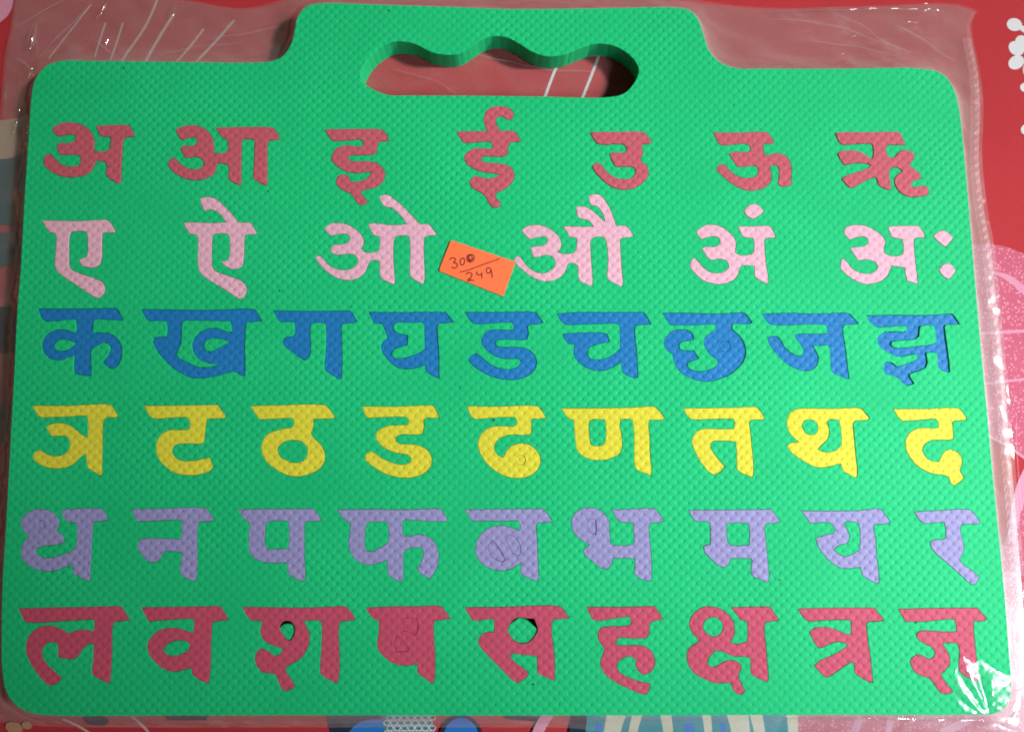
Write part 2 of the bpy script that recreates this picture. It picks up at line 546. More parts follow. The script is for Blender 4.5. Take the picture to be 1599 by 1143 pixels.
L(2,'औ',780,290,240,"225,465 280,425 370,408 460,420 550,470 610,525 640,600 630,650 600,688 650,705 740,705 785,680 800,620 800,540 730,530 700,490 658,420 800,425 970,425 950,390 910,355 850,345 820,330 800,280 790,225 850,212 930,240 1010,300 1095,380 1080,320 1050,260 1010,215 950,205 930,160 925,105 980,88 1050,105 1110,180 1160,270 1210,420 1300,415 1345,450 1392,525 1290,540 1250,550 1252,650 1265,850 1278,1000 1268,1048 1200,1015 1130,975 1115,930 1125,800 1110,600 1095,545 1050,528 970,540 945,570 945,700 955,850 965,1000 955,1042 900,1020 835,990 818,950 812,830 760,802 710,808 690,860 660,920 590,970 500,992 400,978 310,930 210,850 160,800 155,760 180,728 215,745 270,820 350,885 440,910 520,885 575,830 572,770 540,735 490,718 400,738 345,742 335,690 315,640 370,630 440,622 485,600 498,560 480,530 430,528 310,556 270,520")
L(2,'अं',1050,310,200,"295,405 350,370 430,330 530,330 620,360 710,425 770,490 792,560 785,640 778,665 830,705 900,712 970,700 1010,670 1020,600 1010,495 930,490 870,475 845,410 812,348 1000,350 1200,345 1235,370 1265,430 1285,475 1270,492 1170,495 1145,520 1150,600 1160,750 1180,900 1195,1030 1175,1068 1110,1030 1035,985 1022,930 1028,850 960,835 870,835 840,870 820,940 770,1010 690,1050 570,1070 450,1050 350,1000 260,910 220,850 230,790 275,735 330,800 390,870 470,920 560,935 640,915 695,875 705,820 670,780 600,755 480,765 440,740 400,680 370,630 410,605 500,605 560,595 600,555 590,510 540,475 460,480 360,508 325,470","890,160 940,100 1010,68 1070,85 1140,160 1080,215 1010,258 940,230")
L(2,'अः',1300,325,200,"145,300 165,245 230,218 340,212 430,228 520,275 600,330 650,390 660,430 640,500 645,555 700,590 780,602 850,590 880,570 885,480 870,385 800,378 735,360 715,300 690,238 800,225 1070,222 1100,255 1150,345 1145,368 1050,372 1018,385 1015,480 1030,650 1055,850 1062,945 1000,930 925,905 912,830 895,740 820,730 735,722 710,790 670,860 590,915 470,948 360,938 260,890 160,820 100,745 105,680 125,622 180,670 230,740 300,790 400,820 490,812 550,770 570,730 540,680 470,650 400,645 320,655 290,615 250,550 220,500 320,485 400,475 445,440 440,385 390,355 310,362 215,395 170,350","1255,355 1310,305 1380,280 1440,310 1505,375 1460,430 1405,485 1330,430","1325,775 1370,715 1430,690 1490,715 1535,785 1495,845 1445,890 1380,850")
L(3,'क',40,465,200,"150,135 650,138 1000,132 1130,130 1160,170 1215,280 1050,275 880,268 850,285 838,350 832,440 930,438 1030,445 1110,485 1170,550 1195,630 1195,720 1170,810 1130,865 1085,888 1020,860 955,800 1010,740 1050,660 1052,610 1020,565 970,560 900,590 825,640 810,700 815,900 812,975 780,975 620,945 603,920 605,715 520,745 430,775 340,768 270,735 215,660 200,570 230,495 290,435 380,402 490,400 570,425 625,435 632,350 620,275 580,268 450,282 330,290 240,288 190,240","350,590 390,540 460,518 540,530 630,565 560,625 480,660 400,662 360,635")
L(3,'ख',210,465,200,"75,145 400,148 800,155 1100,150 1490,148 1530,190 1585,290 1480,298 1400,305 1385,340 1378,500 1370,650 1378,750 1378,850 1375,970 1350,975 1290,945 1240,920 1190,925 1080,960 960,985 830,1002 700,995 600,950 480,880 370,775 275,660 220,550 240,500 300,488 385,488 400,460 405,350 385,288 300,285 190,288 145,265 110,210","620,290 900,285 1195,290 1205,330 1215,430 1150,425 1080,400 980,378 880,395 790,450 735,520 718,600 740,690 800,760 880,800 980,820 1060,828 960,860 850,872 730,845 630,795 550,750 515,710 540,650 575,580 585,500 585,400 590,320","860,600 880,550 930,515 1000,503 1090,515 1185,552 1110,590 1020,640 940,672 880,655")
L(3,'ग',410,465,200,"125,160 600,168 1090,162 1120,200 1180,300 1080,318 1010,318 985,350 985,500 990,800 985,960 985,1010 960,1010 860,960 785,905 772,860 785,700 795,450 785,330 760,312 630,315 600,330 590,450 598,600 585,720 550,765 520,780 450,740 320,640 255,580 245,550 265,505 310,490 370,480 400,440 405,360 390,300 300,298 220,295 185,260")
L(3,'घ',560,465,200,"120,178 500,182 800,178 1080,180 1110,215 1185,305 1080,315 1005,320 985,345 985,480 1000,700 1000,900 1002,1005 960,990 850,925 828,890 830,840 800,845 720,875 620,888 520,880 440,845 360,770 300,690 278,610 300,550 355,505 345,460 320,390 290,325 210,318 180,295 150,240","440,330 480,308 650,308 790,303 815,330 820,450 825,640 740,690 640,730 550,752 460,755 415,720 415,680 460,635 530,610 600,595 610,530 608,465 540,455 470,435 438,400 432,360")
L(3,'ड',715,465,200,"85,180 500,180 950,180 990,200 1020,250 1065,310 1000,325 900,335 875,350 872,400 880,450 865,515 800,525 680,520 540,520 480,530 462,560 480,595 540,615 660,615 780,620 880,650 950,710 980,790 970,870 920,940 830,990 700,1022 560,1015 420,980 280,910 180,840 125,775 160,725 225,690 310,760 420,840 520,880 610,895 690,885 755,850 785,805 765,770 720,758 600,762 500,740 400,690 320,610 290,550 305,480 350,425 430,400 560,402 660,402 692,390 695,340 670,308 580,305 400,318 200,322 150,280")
L(3,'च',850,465,200,"150,200 400,182 800,182 1240,182 1270,220 1330,330 1240,335 1150,345 1130,370 1130,480 1145,600 1160,800 1168,990 1130,1000 1040,970 980,930 965,880 955,795 880,850 800,890 690,910 580,895 480,845 400,770 365,700 370,620 378,575 310,572 265,535 225,450 400,440 740,440 780,455 815,548 740,560 640,585 565,620 535,680 550,735 600,770 690,772 780,750 870,700 945,635 945,500 940,345 910,322 700,325 480,330 280,335 230,310")
L(3,'छ',1010,465,200,"195,190 500,190 800,200 1000,195 1210,190 1250,220 1310,305 1280,325 1180,325 1080,320 1065,345 1065,395 1130,450 1190,520 1225,600 1235,700 1200,800 1120,890 1020,965 880,1020 740,1045 600,1020 480,970 390,890 340,800 315,700 260,660 220,590 215,540 250,480 330,410 430,398 520,410 575,460 585,520 500,540 430,550 400,580 405,630 440,655 520,658 590,660 610,700 650,755 580,780 520,805 500,840 530,885 620,915 720,915 810,885 880,840 890,790 850,755 790,710 740,640 715,570 730,490 790,445 850,400 870,350 840,330 600,340 290,340 250,280","P1050,605 1041,640 1015,666 980,675 945,666 919,640 910,605 919,570 945,544 980,535 1015,544 1041,570")
L(3,'ज',1170,465,200,"160,200 500,190 800,200 1250,200 1285,235 1365,325 1280,330 1190,340 1168,365 1170,460 1195,600 1220,800 1245,1010 1220,1010 1130,970 1050,935 1022,880 1015,700 1000,610 970,590 880,595 790,600 820,650 855,720 860,790 830,860 770,900 690,912 600,890 480,830 380,740 290,640 240,550 230,500 280,482 350,488 390,530 430,600 500,670 570,715 640,730 675,700 675,640 640,580 590,510 570,470 600,455 780,452 970,450 980,400 965,345 900,330 700,330 500,340 290,335 235,310")
L(3,'झ',1330,470,200,"185,182 500,175 900,180 1250,160 1285,195 1350,290 1250,292 1180,300 1158,320 1170,420 1195,600 1220,800 1225,885 1170,880 1095,840 1078,780 1075,680 1060,645 1000,640 940,640 930,660 945,760 925,830 840,870 720,910 735,960 780,1030 690,1058 640,1020 570,955 500,925 420,905 398,850 410,775 440,765 500,770 560,820 640,800 740,765 815,730 825,690 800,660 720,675 640,690 560,685 470,650 390,600 330,530 320,480 350,430 420,390 520,380 640,385 685,380 690,340 680,310 560,310 320,325 270,295 230,260","855,310 950,300 1035,305 1050,380 1060,510 990,545 820,565 640,585 530,580 490,550 500,510 560,495 700,488 800,470 840,440 845,370")
L(4,'ञ',30,615,200,"155,145 600,148 1130,135 1165,170 1235,275 1220,290 1080,295 1050,330 1040,500 1035,800 1028,1012 1000,1015 940,980 850,925 838,860 825,740 740,810 680,865 600,910 500,930 380,925 270,890 190,835 165,790 190,730 240,700 280,715 340,755 420,775 500,772 570,745 615,690 630,620 605,550 570,525 500,525 400,530 365,480 330,415 400,375 500,362 590,380 680,430 770,505 845,545 855,440 845,300 820,275 600,285 400,290 260,290 210,240")
L(4,'ट',200,615,200,"190,150 600,145 1110,135 1140,175 1215,280 1205,305 1080,305 980,315 965,420 945,610 880,622 720,620 620,625 570,650 545,710 570,770 620,820 720,838 830,832 920,815 1015,790 1055,905 1020,955 940,990 820,1015 700,1012 580,985 480,920 400,840 355,750 350,640 370,560 430,490 520,450 640,450 730,445 765,430 768,350 745,300 700,290 500,300 320,308 270,275 230,210")
L(4,'ठ',370,615,200,"165,150 500,142 1080,138 1125,165 1215,275 1210,305 1100,310 945,312 955,370 940,440 925,490 950,545 1010,600 1065,670 1095,750 1090,840 1040,920 950,980 840,1018 730,1030 600,1005 480,940 380,860 315,760 305,660 330,560 400,490 500,455 600,430 680,420 705,390 705,330 680,305 540,308 280,320 220,240","505,700 540,630 620,585 700,578 780,585 840,625 880,690 870,770 830,830 760,860 680,855 600,825 540,790")
L(4,'ड',540,615,200,"195,155 600,158 960,145 1070,145 1110,175 1165,290 1150,300 1000,300 970,325 975,420 960,490 910,508 780,505 670,510 620,545 620,585 660,620 760,628 860,635 960,665 1040,730 1075,820 1055,910 990,980 900,1025 780,1048 660,1042 540,1015 420,960 310,890 240,820 240,755 310,710 360,740 440,800 550,850 660,880 750,878 810,840 815,800 770,760 680,745 570,720 470,670 400,605 370,540 390,470 450,425 550,395 680,390 770,385 785,350 770,305 720,288 500,290 270,300 235,260 215,200")
L(4,'ढ',700,615,200,"225,152 600,158 1110,155 1150,190 1220,300 1150,308 1060,310 1030,330 1035,400 1035,470 1010,510 900,512 760,510 660,540 600,590 570,660 580,715 620,765 680,795 740,690 800,640 900,618 1000,630 1080,685 1135,760 1150,840 1120,930 1050,1000 960,1040 850,1050 720,1030 620,980 510,900 430,800 380,700 370,600 410,500 490,430 570,405 700,402 810,405 850,380 855,330 830,288 700,290 500,300 340,312 295,290 260,230","P965,825 956,857 932,881 900,890 868,881 844,857 835,825 844,793 868,769 900,760 932,769 956,793")
L(4,'ण',860,615,200,"130,180 600,178 1000,170 1200,158 1280,155 1330,190 1420,300 1400,318 1230,322 1220,380 1235,560 1235,700 1250,880 1260,930 1245,1020 1180,990 1080,945 1050,900 1040,760 1040,500 1020,325 980,312 870,315 862,400 880,500 890,600 885,680 850,750 780,790 680,820 560,825 460,805 370,750 325,690 305,580 295,430 285,325 215,300 175,250","480,350 510,320 600,315 675,320 690,400 690,520 675,600 640,640 560,650 500,635 485,550")
L(4,'त',1040,615,200,"215,180 500,178 900,172 1120,165 1160,195 1230,300 1215,322 1060,328 1040,350 1050,450 1065,600 1080,750 1090,900 1085,1015 1070,1040 1000,1010 900,955 885,900 885,750 870,600 820,590 680,585 590,590 555,625 560,680 610,760 680,850 730,905 680,965 610,1010 550,985 480,910 410,810 350,690 325,600 350,510 420,450 500,435 700,440 850,435 860,370 840,310 700,310 500,318 320,315 270,280")
L(4,'थ',1210,615,200,"390,180 700,185 1070,180 1100,205 1185,305 1150,325 1010,335 975,365 985,480 1000,650 1015,800 1030,930 1028,1040 1000,1040 920,1000 845,950 832,870 760,885 660,910 570,920 480,900 380,850 270,780 190,710 155,650 190,615 240,608 300,600 230,540 165,450 150,360 170,270 230,205 300,185","335,400 365,340 420,318 490,335 535,390 535,450 500,500 440,510 380,480","650,350 690,318 800,322 825,450 835,640 770,700 690,725 600,722 535,690 590,630 660,560 680,470 665,400")
L(4,'द',1370,620,200,"200,150 600,148 1020,145 1060,185 1115,260 1105,290 960,298 930,320 945,400 948,525 860,535 700,535 620,565 570,620 570,690 610,755 670,795 775,810 800,740 840,680 910,655 985,680 1045,745 1055,830 1030,920 1070,985 1068,1020 1010,1070 960,1105 925,1080 885,1000 830,970 740,965 600,920 490,850 400,740 355,640 350,560 385,470 450,415 550,385 680,390 760,385 765,340 745,285 710,270 550,285 310,300 260,250")
L(5,'ध',10,775,200,"180,330 205,260 270,200 350,165 450,160 540,180 610,230 655,300 650,350 620,430 680,470 725,525 710,570 640,600 530,610 430,625 370,655 365,690 410,745 500,768 600,755 700,725 800,685 860,620 878,520 875,330 780,320 720,280 680,175 780,160 1170,155 1210,180 1270,290 1200,308 1120,310 1080,340 1070,450 1060,650 1050,850 1038,1050 1000,1052 920,1010 830,965 825,900 825,830 730,880 600,925 480,930 360,905 260,850 190,760 185,650 210,580 285,500 220,440 190,390","P385,320 430,290 475,310 475,375 440,398 395,390")
L(5,'न',180,775,200,"190,160 500,155 1130,152 1165,190 1235,300 1150,312 1040,315 1025,400 1020,600 1025,800 1005,1050 960,1050 830,985 805,900 825,780 825,695 700,685 620,685 590,710 555,780 510,815 450,822 390,795 320,720 275,640 275,590 310,545 360,525 600,525 815,535 830,400 825,300 770,292 500,305 270,315")
L(5,'प',350,775,200,"170,165 500,158 1110,155 1150,200 1215,305 1130,308 1020,312 1000,350 1000,500 1000,800 1010,1010 995,1050 950,1050 880,1020 800,960 785,900 785,825 600,828 480,815 390,780 320,710 305,600 305,450 325,330 250,285","520,330 560,310 680,300 795,310 810,450 800,650 720,655 600,660 530,655 505,580 510,450")
L(5,'फ',510,775,200,"130,165 600,160 1000,165 1200,155 1415,152 1460,210 1500,280 1490,312 1300,310 1000,290 950,300 940,380 955,495 1030,495 1130,475 1220,485 1300,530 1360,600 1390,690 1395,790 1370,890 1295,1020 1220,990 1125,920 1170,830 1210,700 1195,640 1120,635 1020,650 960,690 950,780 955,900 950,1050 890,1050 780,990 760,950 755,795 680,815 590,845 500,850 400,815 320,740 280,640 275,530 295,400 290,320 230,295 180,240","490,360 530,320 640,315 755,312 770,400 765,560 720,610 640,650 560,690 500,685 475,620 475,480")
L(5,'ब',700,775,200,"205,165 600,158 1185,155 1230,205 1300,315 1220,320 1120,330 1095,370 1105,500 1115,700 1120,850 1130,1040 1115,1055 1050,1035 920,980 900,940 915,820 860,860 770,905 660,925 540,905 430,850 370,780 335,690 345,590 390,490 460,420 560,375 690,365 790,390 885,430 895,370 875,300 700,305 500,305 290,305","P485,620 545,545 600,600 660,690 715,790 680,820 600,795 520,730","P695,505 745,470 820,500 880,570 905,640 900,720 850,755 790,680")
L(5,'भ',870,775,200,"175,340 190,260 240,190 320,150 420,140 520,165 600,230 645,310 650,400 655,500 665,600 760,612 860,612 945,600 965,540 950,440 950,330 870,322 780,320 730,260 675,165 900,160 1210,155 1260,200 1335,305 1250,325 1160,330 1145,370 1150,500 1165,650 1175,850 1175,1050 1120,1050 1000,1000 970,960 965,880 975,775 900,770 690,770 680,830 640,890 590,905 530,880 430,800 335,715 330,660 410,605 300,540 210,450","P370,350 390,295 440,275 485,290 490,390 485,480 440,460 390,420")
L(5,'म',1050,775,200,"200,170 600,168 900,165 1225,160 1270,210 1345,310 1280,330 1170,340 1150,380 1165,550 1180,700 1195,900 1205,1010 1190,1070 1120,1045 1000,985 980,920 990,800 980,772 850,770 720,772 700,840 650,880 590,870 480,780 400,690 385,620 420,605 470,600 475,480 465,330 420,310 310,312 265,290","672,340 700,335 850,325 935,335 955,370 965,500 955,600 920,610 720,612 685,560 675,450")
L(5,'य',1230,775,200,"165,180 600,182 900,175 1150,155 1190,190 1280,315 1260,335 1090,345 1070,380 1095,500 1105,700 1130,900 1140,1075 1110,1080 1000,1030 935,985 915,880 800,895 680,895 590,855 470,750 390,640 345,520 450,485 560,460 600,420 560,360 510,325 400,325 280,335 230,260","700,345 730,315 820,315 890,340 905,450 900,660 830,710 740,745 670,740 570,665 640,610 740,580 770,520 755,440")
L(5,'र',1390,780,200,"300,150 600,135 1000,130 1050,180 1120,275 1110,300 900,305 875,340 885,450 915,550 915,640 870,740 890,790 1000,870 1105,950 1100,990 1060,1055 1010,1050 860,920 700,780 560,660 505,580 500,525 560,500 660,495 695,470 690,350 670,280 560,285 430,295 370,260")
L(6,'ल',20,930,200,"65,160 500,148 900,140 1340,130 1380,175 1460,300 1350,315 1260,325 1240,380 1235,600 1225,900 1210,1085 1180,1085 1060,1030 985,980 985,920 1000,800 1005,600 950,600 880,650 820,740 760,785 680,785 565,770 560,640 545,590 490,575 420,595 370,650 365,760 410,840 500,930 610,1030 540,1090 460,1120 410,1090 300,970 220,840 165,700 165,590 210,480 290,410 400,375 500,380 590,410 690,470 770,440 870,420 1000,450 1015,330 990,295 700,310 300,335 150,330")
L(6,'व',200,930,200,"160,145 600,140 1150,130 1180,180 1255,295 1120,315 1050,330 1038,450 1030,700 1025,900 1005,1085 960,1080 860,1030 800,970 795,895 700,920 600,945 500,935 400,885 310,800 245,690 240,600 290,510 370,440 480,405 600,405 700,430 805,465 820,400 820,300 780,285 500,300 250,318","425,680 470,620 550,570 640,553 740,575 772,620 750,670 660,730 570,755 490,735")
L(6,'श',360,940,200,"140,60 500,65 900,70 1200,60 1430,55 1470,85 1560,210 1500,225 1360,240 1345,350 1355,600 1355,850 1338,995 1290,995 1200,950 1120,890 1115,830 1130,600 1140,350 1130,235 1050,225 920,230 930,280 975,370 980,470 950,590 870,700 780,760 700,800 685,850 730,930 805,1045 760,1080 690,1105 640,1095 600,1000 560,910 500,885 410,880 340,820 305,730 310,650 350,590 410,585 480,620 550,670 600,660 655,580 580,555 460,510 390,440 370,350 395,235 320,230 250,225 210,180","605,310 630,260 690,232 750,245 800,310 795,400 755,475 705,475 650,420","I606,335 640,290 700,272 755,284 799,335 795,400 755,475 705,475 650,420")
L(6,'ष',540,930,200,"245,150 600,133 900,133 1180,130 1220,170 1305,280 1200,298 1120,305 1095,340 1095,500 1110,700 1110,950 1095,1085 1060,1080 960,1010 895,965 890,850 800,865 710,870 600,845 500,780 420,700 390,610 410,450 410,310 340,280","P690,290 760,275 885,285 905,380 870,500 780,455 705,440 715,365","P640,490 720,570 788,655 770,695 620,705 600,600")
L(6,'स',710,930,200,"125,145 600,140 1310,133 1350,170 1430,275 1320,285 1220,295 1205,420 1225,600 1245,800 1245,1060 1130,1010 1030,965 1030,850 1025,745 900,740 700,715 690,760 760,840 850,900 915,960 905,1000 790,1085 720,1050 560,890 400,730 310,620 295,560 330,490 400,455 490,450 495,380 490,295 400,290 280,310 215,300","655,430 690,350 745,293 800,268 880,278 992,285 1036,420 1000,500 930,575 850,595 760,575 700,515","I655,430 692,355 755,308 805,274 900,312 1034,420 1000,499 930,574 850,594 760,574 700,514")
L(6,'ह',890,945,200,"205,20 600,20 1050,10 1080,45 1165,165 1080,185 1005,205 990,260 980,370 950,400 850,410 750,410 640,400 590,410 560,490 680,500 820,495 930,515 1020,580 1055,680 1050,760 1000,830 910,865 850,810 815,740 830,690 790,650 720,635 650,660 590,720 585,780 640,850 740,905 860,945 1000,980 985,1050 950,1105 870,1095 740,1040 590,970 460,880 390,780 380,690 410,610 430,545 390,480 350,410 355,330 390,280 480,262 640,260 750,245 765,190 735,140 680,140 500,170 330,190 280,165")
L(6,'क्ष',1040,945,200,"290,230 310,150 380,70 470,18 620,25 720,70 800,140 845,230 850,350 800,470 900,480 1010,450 1020,350 1015,195 930,185 880,110 810,25 1000,20 1290,15 1320,50 1410,185 1320,195 1230,210 1225,320 1245,500 1260,700 1275,900 1260,955 1170,915 1070,860 1055,800 1055,680 1035,640 900,635 830,630 760,600 690,570 620,565 560,620 510,690 530,750 590,770 660,740 750,690 850,690 920,730 940,770 905,860 925,950 985,1060 950,1100 890,1105 850,1070 810,970 700,965 600,965 500,925 360,850 280,740 258,630 290,530 360,480 420,435 370,390 310,310","460,250 490,180 570,148 640,155 700,220 710,290 660,370 590,390 520,360 470,310")
L(6,'त्र',1220,930,200,"205,160 600,152 1160,150 1200,200 1280,295 1250,315 1090,325 1060,350 1080,550 1110,750 1130,950 1145,1085 1090,1070 980,1010 915,960 910,840 870,825 800,870 680,950 600,1005 550,1010 490,960 410,870 500,800 640,740 760,670 825,625 800,590 720,575 620,590 520,640 465,650 410,580 350,450 400,410 500,390 600,400 700,430 800,475 870,480 870,400 870,310 800,300 550,305 330,312 270,260")
L(6,'ज्ञ',1380,945,200,"180,45 600,35 1170,30 1200,70 1290,165 1250,190 1120,195 1120,300 1140,500 1160,700 1175,950 1150,940 1050,900 940,820 935,700 945,560 920,475 850,465 760,470 730,490 790,570 825,660 815,740 770,800 710,850 750,930 860,1070 830,1095 720,1100 660,1030 570,910 480,880 390,830 340,740 335,680 380,630 450,615 520,650 570,670 620,640 635,590 610,530 500,470 420,410 405,360 450,320 600,320 800,330 910,325 900,240 880,170 800,170 500,200 270,200")

# ------------------------------------------------------------------ the cloth underneath
def ring(cx, cy, rx, ry=None, rot=0, n=20):
    ry = ry or rx
    c, s = math.cos(rot), math.sin(rot)
    return [(cx + rx * math.cos(t) * c - ry * math.sin(t) * s, cy + rx * math.cos(t) * s + ry * math.sin(t) * c)
            for t in (2 * math.pi * i / n for i in range(n))]


def strip(pts, w0, w1=None):
    """Outline of a tapering stroke along pts (pixels)."""
    w1 = w0 if w1 is None else w1
    a, b = [], []
    n = len(pts)
    for i, p in enumerate(pts):
        q0, q1 = pts[max(0, i - 1)], pts[min(n - 1, i + 1)]
        d = np.array(q1, float) - np.array(q0, float)
        d /= np.linalg.norm(d)
        w = (w0 + (w1 - w0) * i / max(1, n - 1)) / 2
        a.append((p[0] - d[1] * w, p[1] + d[0] * w))
        b.append((p[0] + d[1] * w, p[1] - d[0] * w))
    return a + b[::-1]


CM = {
    'red': cloth('red cotton', (0.375, 0.023, 0.031), (0.44, 0.032, 0.042)),
    'white': cloth('white print', (0.56, 0.56, 0.60)),
    'stamen': cloth('pale stamen print', (0.46, 0.27, 0.26), (0.56, 0.40, 0.38)),
    'cream': cloth('cream print', (0.50, 0.50, 0.40), (0.58, 0.58, 0.48)),
    'pink': cloth('pink stippled print', (0.46, 0.075, 0.14), (0.52, 0.12, 0.19), dots=True),
    'rose': cloth('rose print', (0.58, 0.22, 0.33), (0.62, 0.28, 0.40)),
    'blue': cloth('blue print', (0.015, 0.15, 0.48)),
    'navy': cloth('navy print', (0.012, 0.020, 0.045)),
    'teal': cloth('teal print', (0.02, 0.20, 0.26), (0.04, 0.28, 0.34)),
    'beige_glare': cloth('sand print', (0.34, 0.24, 0.17), (0.42, 0.33, 0.26)),  # the bag film's beige glare, put into the cloth's colour
    'slate': cloth('slate print', (0.03, 0.07, 0.08), (0.07, 0.13, 0.14)),
    'tan': cloth('tan print', (0.40, 0.17, 0.09), (0.48, 0.27, 0.17)),
}
CK = list(CM)
cl = MB()
# the sheet itself: a gently uneven grid
gx, gy, sx, sy = 60, 46, 0.80, 0.60


def cloth_z(x, y):
    return -0.00004


vv = [(-sx / 2 + sx * i / gx, -sy / 2 + sy * j / gy) for j in range(gy + 1) for i in range(gx + 1)]
cl.add([(x, y, cloth_z(x, y)) for x, y in vv],
       [(j * (gx + 1) + i, j * (gx + 1) + i + 1, (j + 1) * (gx + 1) + i + 1, (j + 1) * (gx + 1) + i) for j in range(gy) for i in range(gx)], 0)
PRINT_N = [0]


def printed(col, loop, smooth=True):
    """A printed shape on the cloth, traced in photo pixels."""
    PRINT_N[0] += 1
    z = 0.000002 * PRINT_N[0]
    lp = smooth_loop(loop) if smooth else loop
    w = [P(p[0], p[1], z) for p in lp]
    cl.cap([ccw([np.array((q.x, q.y)) for q in w])], z, True, CK.index(col))


# pale stamen lines, upper left and through the handle
for pts, w in (([(250, -10), (228, 40), (190, 96), (150, 170)], 5), ([(272, 22), (248, 60), (226, 100), (205, 150)], 6),
               ([(192, 36), (184, 62), (172, 96)], 4), ([(165, 36), (157, 60), (148, 90)], 4),
               ([(318, 46), (296, 74), (270, 104)], 4.5), ([(366, 32), (338, 64), (300, 104)], 5),
               ([(142, 8), (112, 46), (76, 92)], 3), ([(872, 98), (862, 122), (848, 160)], 6), ([(938, 80), (926, 112), (906, 162)], 6),
               ([(98, 1122), (120, 1132), (150, 1150)], 5), ([(204, 1116), (222, 1132), (238, 1150)], 5)):
    printed('stamen' if w < 6 or pts[0][1] < 60 else 'white', strip(smooth_loop(pts, closed=False), w * 0.72), False)
# small white blossoms, right edge
for cx, cy, s in ((1606, 88, 1.0),):
    for a, r0 in ((-2.0, 24), (-0.9, 24), (0.3, 24), (1.5, 24), (2.62, 22), (3.75, 23)):
        printed('white', ring(cx + r0 * math.cos(a), cy + r0 * math.sin(a) * 0.9, 13, 10.5, a), False)
    printed('tan', ring(cx, cy, 7), False)
printed('white', ring(1584, 39, 12, 10, 0.2), False)
printed('white', strip([(1592, 42), (1606, 52)], 8), False)
for x, y, r in ((1600, 137, 7), (1602, 203, 8), (1612, 250, 7)):
    printed('white', ring(x, y, r), False)
# big pink petals, right side
printed('pink', [(1480, 384), (1530, 382), (1565, 384), (1600, 397), (1650, 420), (1650, 520), (1600, 516), (1560, 516), (1480, 520)])
printed('rose', [(1545, 424), (1572, 438), (1600, 462), (1625, 488), (1625, 468), (1600, 446), (1572, 428)])
printed('pink', [(1480, 524), (1540, 521), (1600, 518), (1650, 520), (1650, 588), (1600, 590), (1540, 597), (1480, 600)])
printed('rose', strip([(1480, 524), (1540, 520), (1600, 517), (1650, 520)], 5), False)
printed('pink', [(1480, 604), (1540, 601), (1600, 594), (1650, 594), (1650, 735), (1600, 716), (1574, 697), (1546, 682), (1480, 670)])
printed('rose', strip([(1480, 602), (1540, 599), (1600, 592), (1650, 592)], 4), False)
printed('rose', strip([(1500, 668), (1546, 682), (1574, 696), (1600, 715), (1640, 735)], 4), False)
printed('pink', [(1650, 690), (1600, 731), (1590, 752), (1585, 775), (1574, 830), (1540, 900), (1500, 980), (1440, 1090), (1240, 1112), (1243, 1200), (1650, 1200)])
printed('rose', [(1600, 729), (1588, 756), (1578, 800), (1574, 840), (1584, 850), (1594, 800), (1608, 750)])
printed('rose', strip([(1470, 1145), (1520, 1120), (1580, 1090), (1640, 1060)], 14, 8), False)
printed('rose', strip([(1330, 1150), (1345, 1118)], 12), False)
printed('rose', strip([(1385, 1150), (1392, 1118)], 10), False)
for x, y in ((1597, 904), (1597, 925)):
    printed('red', ring(x, y, 4, 5), False)
# bottom edge: blue, navy, white and teal print
printed('navy', [(505, 1105), (590, 1100), (600, 1160), (520, 1160)])
printed('blue', [(540, 1150), (560, 1128), (600, 1122), (640, 1130), (650, 1170), (530, 1170)])
printed('teal', [(598, 1110), (672, 1108), (682, 1160), (600, 1160)])
for j in range(6):
    for i in range(7):
        x, y = 604 + i * 11 + (j % 2) * 5, 1112 + j * 8
        for k in range(6):
            a = k * math.pi / 3
            printed('white', strip([(x + 5.4 * math.cos(a), y + 4.2 * math.sin(a)), (x + 5.4 * math.cos(a + 1.05), y + 4.2 * math.sin(a + 1.05))], 1.6), False)
printed('navy', ring(720, 1150, 34, 34), False)
printed('blue', ring(720, 1150, 27, 30), False)
printed('rose', strip([(860, 1108), (846, 1130), (832, 1160)], 17), False)
printed('navy', [(896, 1108), (920, 1108), (914, 1165), (884, 1165)])
printed('teal', [(918, 1104), (1240, 1104), (1246, 1170), (912, 1170)])
for x0, x1, w in ((965, 952, 30), (998, 984, 16), (1038, 1046, 18), (1102, 1108, 14), (1150, 1160, 34), (1178, 1190, 20), (1236, 1240, 18)):
    printed('cream', strip([(x0, 1106), ((x0 + x1) / 2, 1130), (x1, 1165)], w, w * 0.8), False)
for x0, x1, w in ((936, 930, 10), (1075, 1080, 16), (1128, 1132, 8)):
    printed('blue', strip([(x0, 1128), ((x0 + x1) / 2, 1145), (x1, 1168)], w, w), False)
printed('tan', ring(22, 1136, 14, 9, 0.3), False)
printed('tan', ring(42, 1132, 8, 6, 0.3), False)
printed('navy', ring(150, 1124, 20, 9, 0.1), False)
printed('navy', [(250, 1108), (330, 1110), (322, 1124), (262, 1124)])
printed('navy', [(780, 1108), (850, 1108), (836, 1126), (790, 1122)])
# left edge: bright pink corner, the film's beige glare painted as a patch, then muted tan and teal
printed('rose', [(-60, -40), (16, -40), (21, 0), (14, 22), (-4, 38), (-60, 60)])
printed('beige_glare', [(-70, 195), (20, 186), (46, 180), (42, 240), (10, 252), (-70, 250)])
printed('slate', [(-70, 246), (12, 248), (42, 236), (40, 290), (20, 300), (26, 350), (-70, 356)])
printed('tan', [(20, 300), (42, 286), (38, 345), (28, 352)])
printed('slate', [(-70, 366), (26, 362), (34, 392), (20, 412), (-70, 425)])
printed('navy', [(-70, 486), (14, 478), (30, 500), (26, 548), (-70, 565)])
printed('slate', [(-70, 620), (14, 632), (10, 690), (-70, 705)])
cl_ob = cl.build('cloth', [CM[k] for k in CK])
tag(cl_ob, kind='structure')

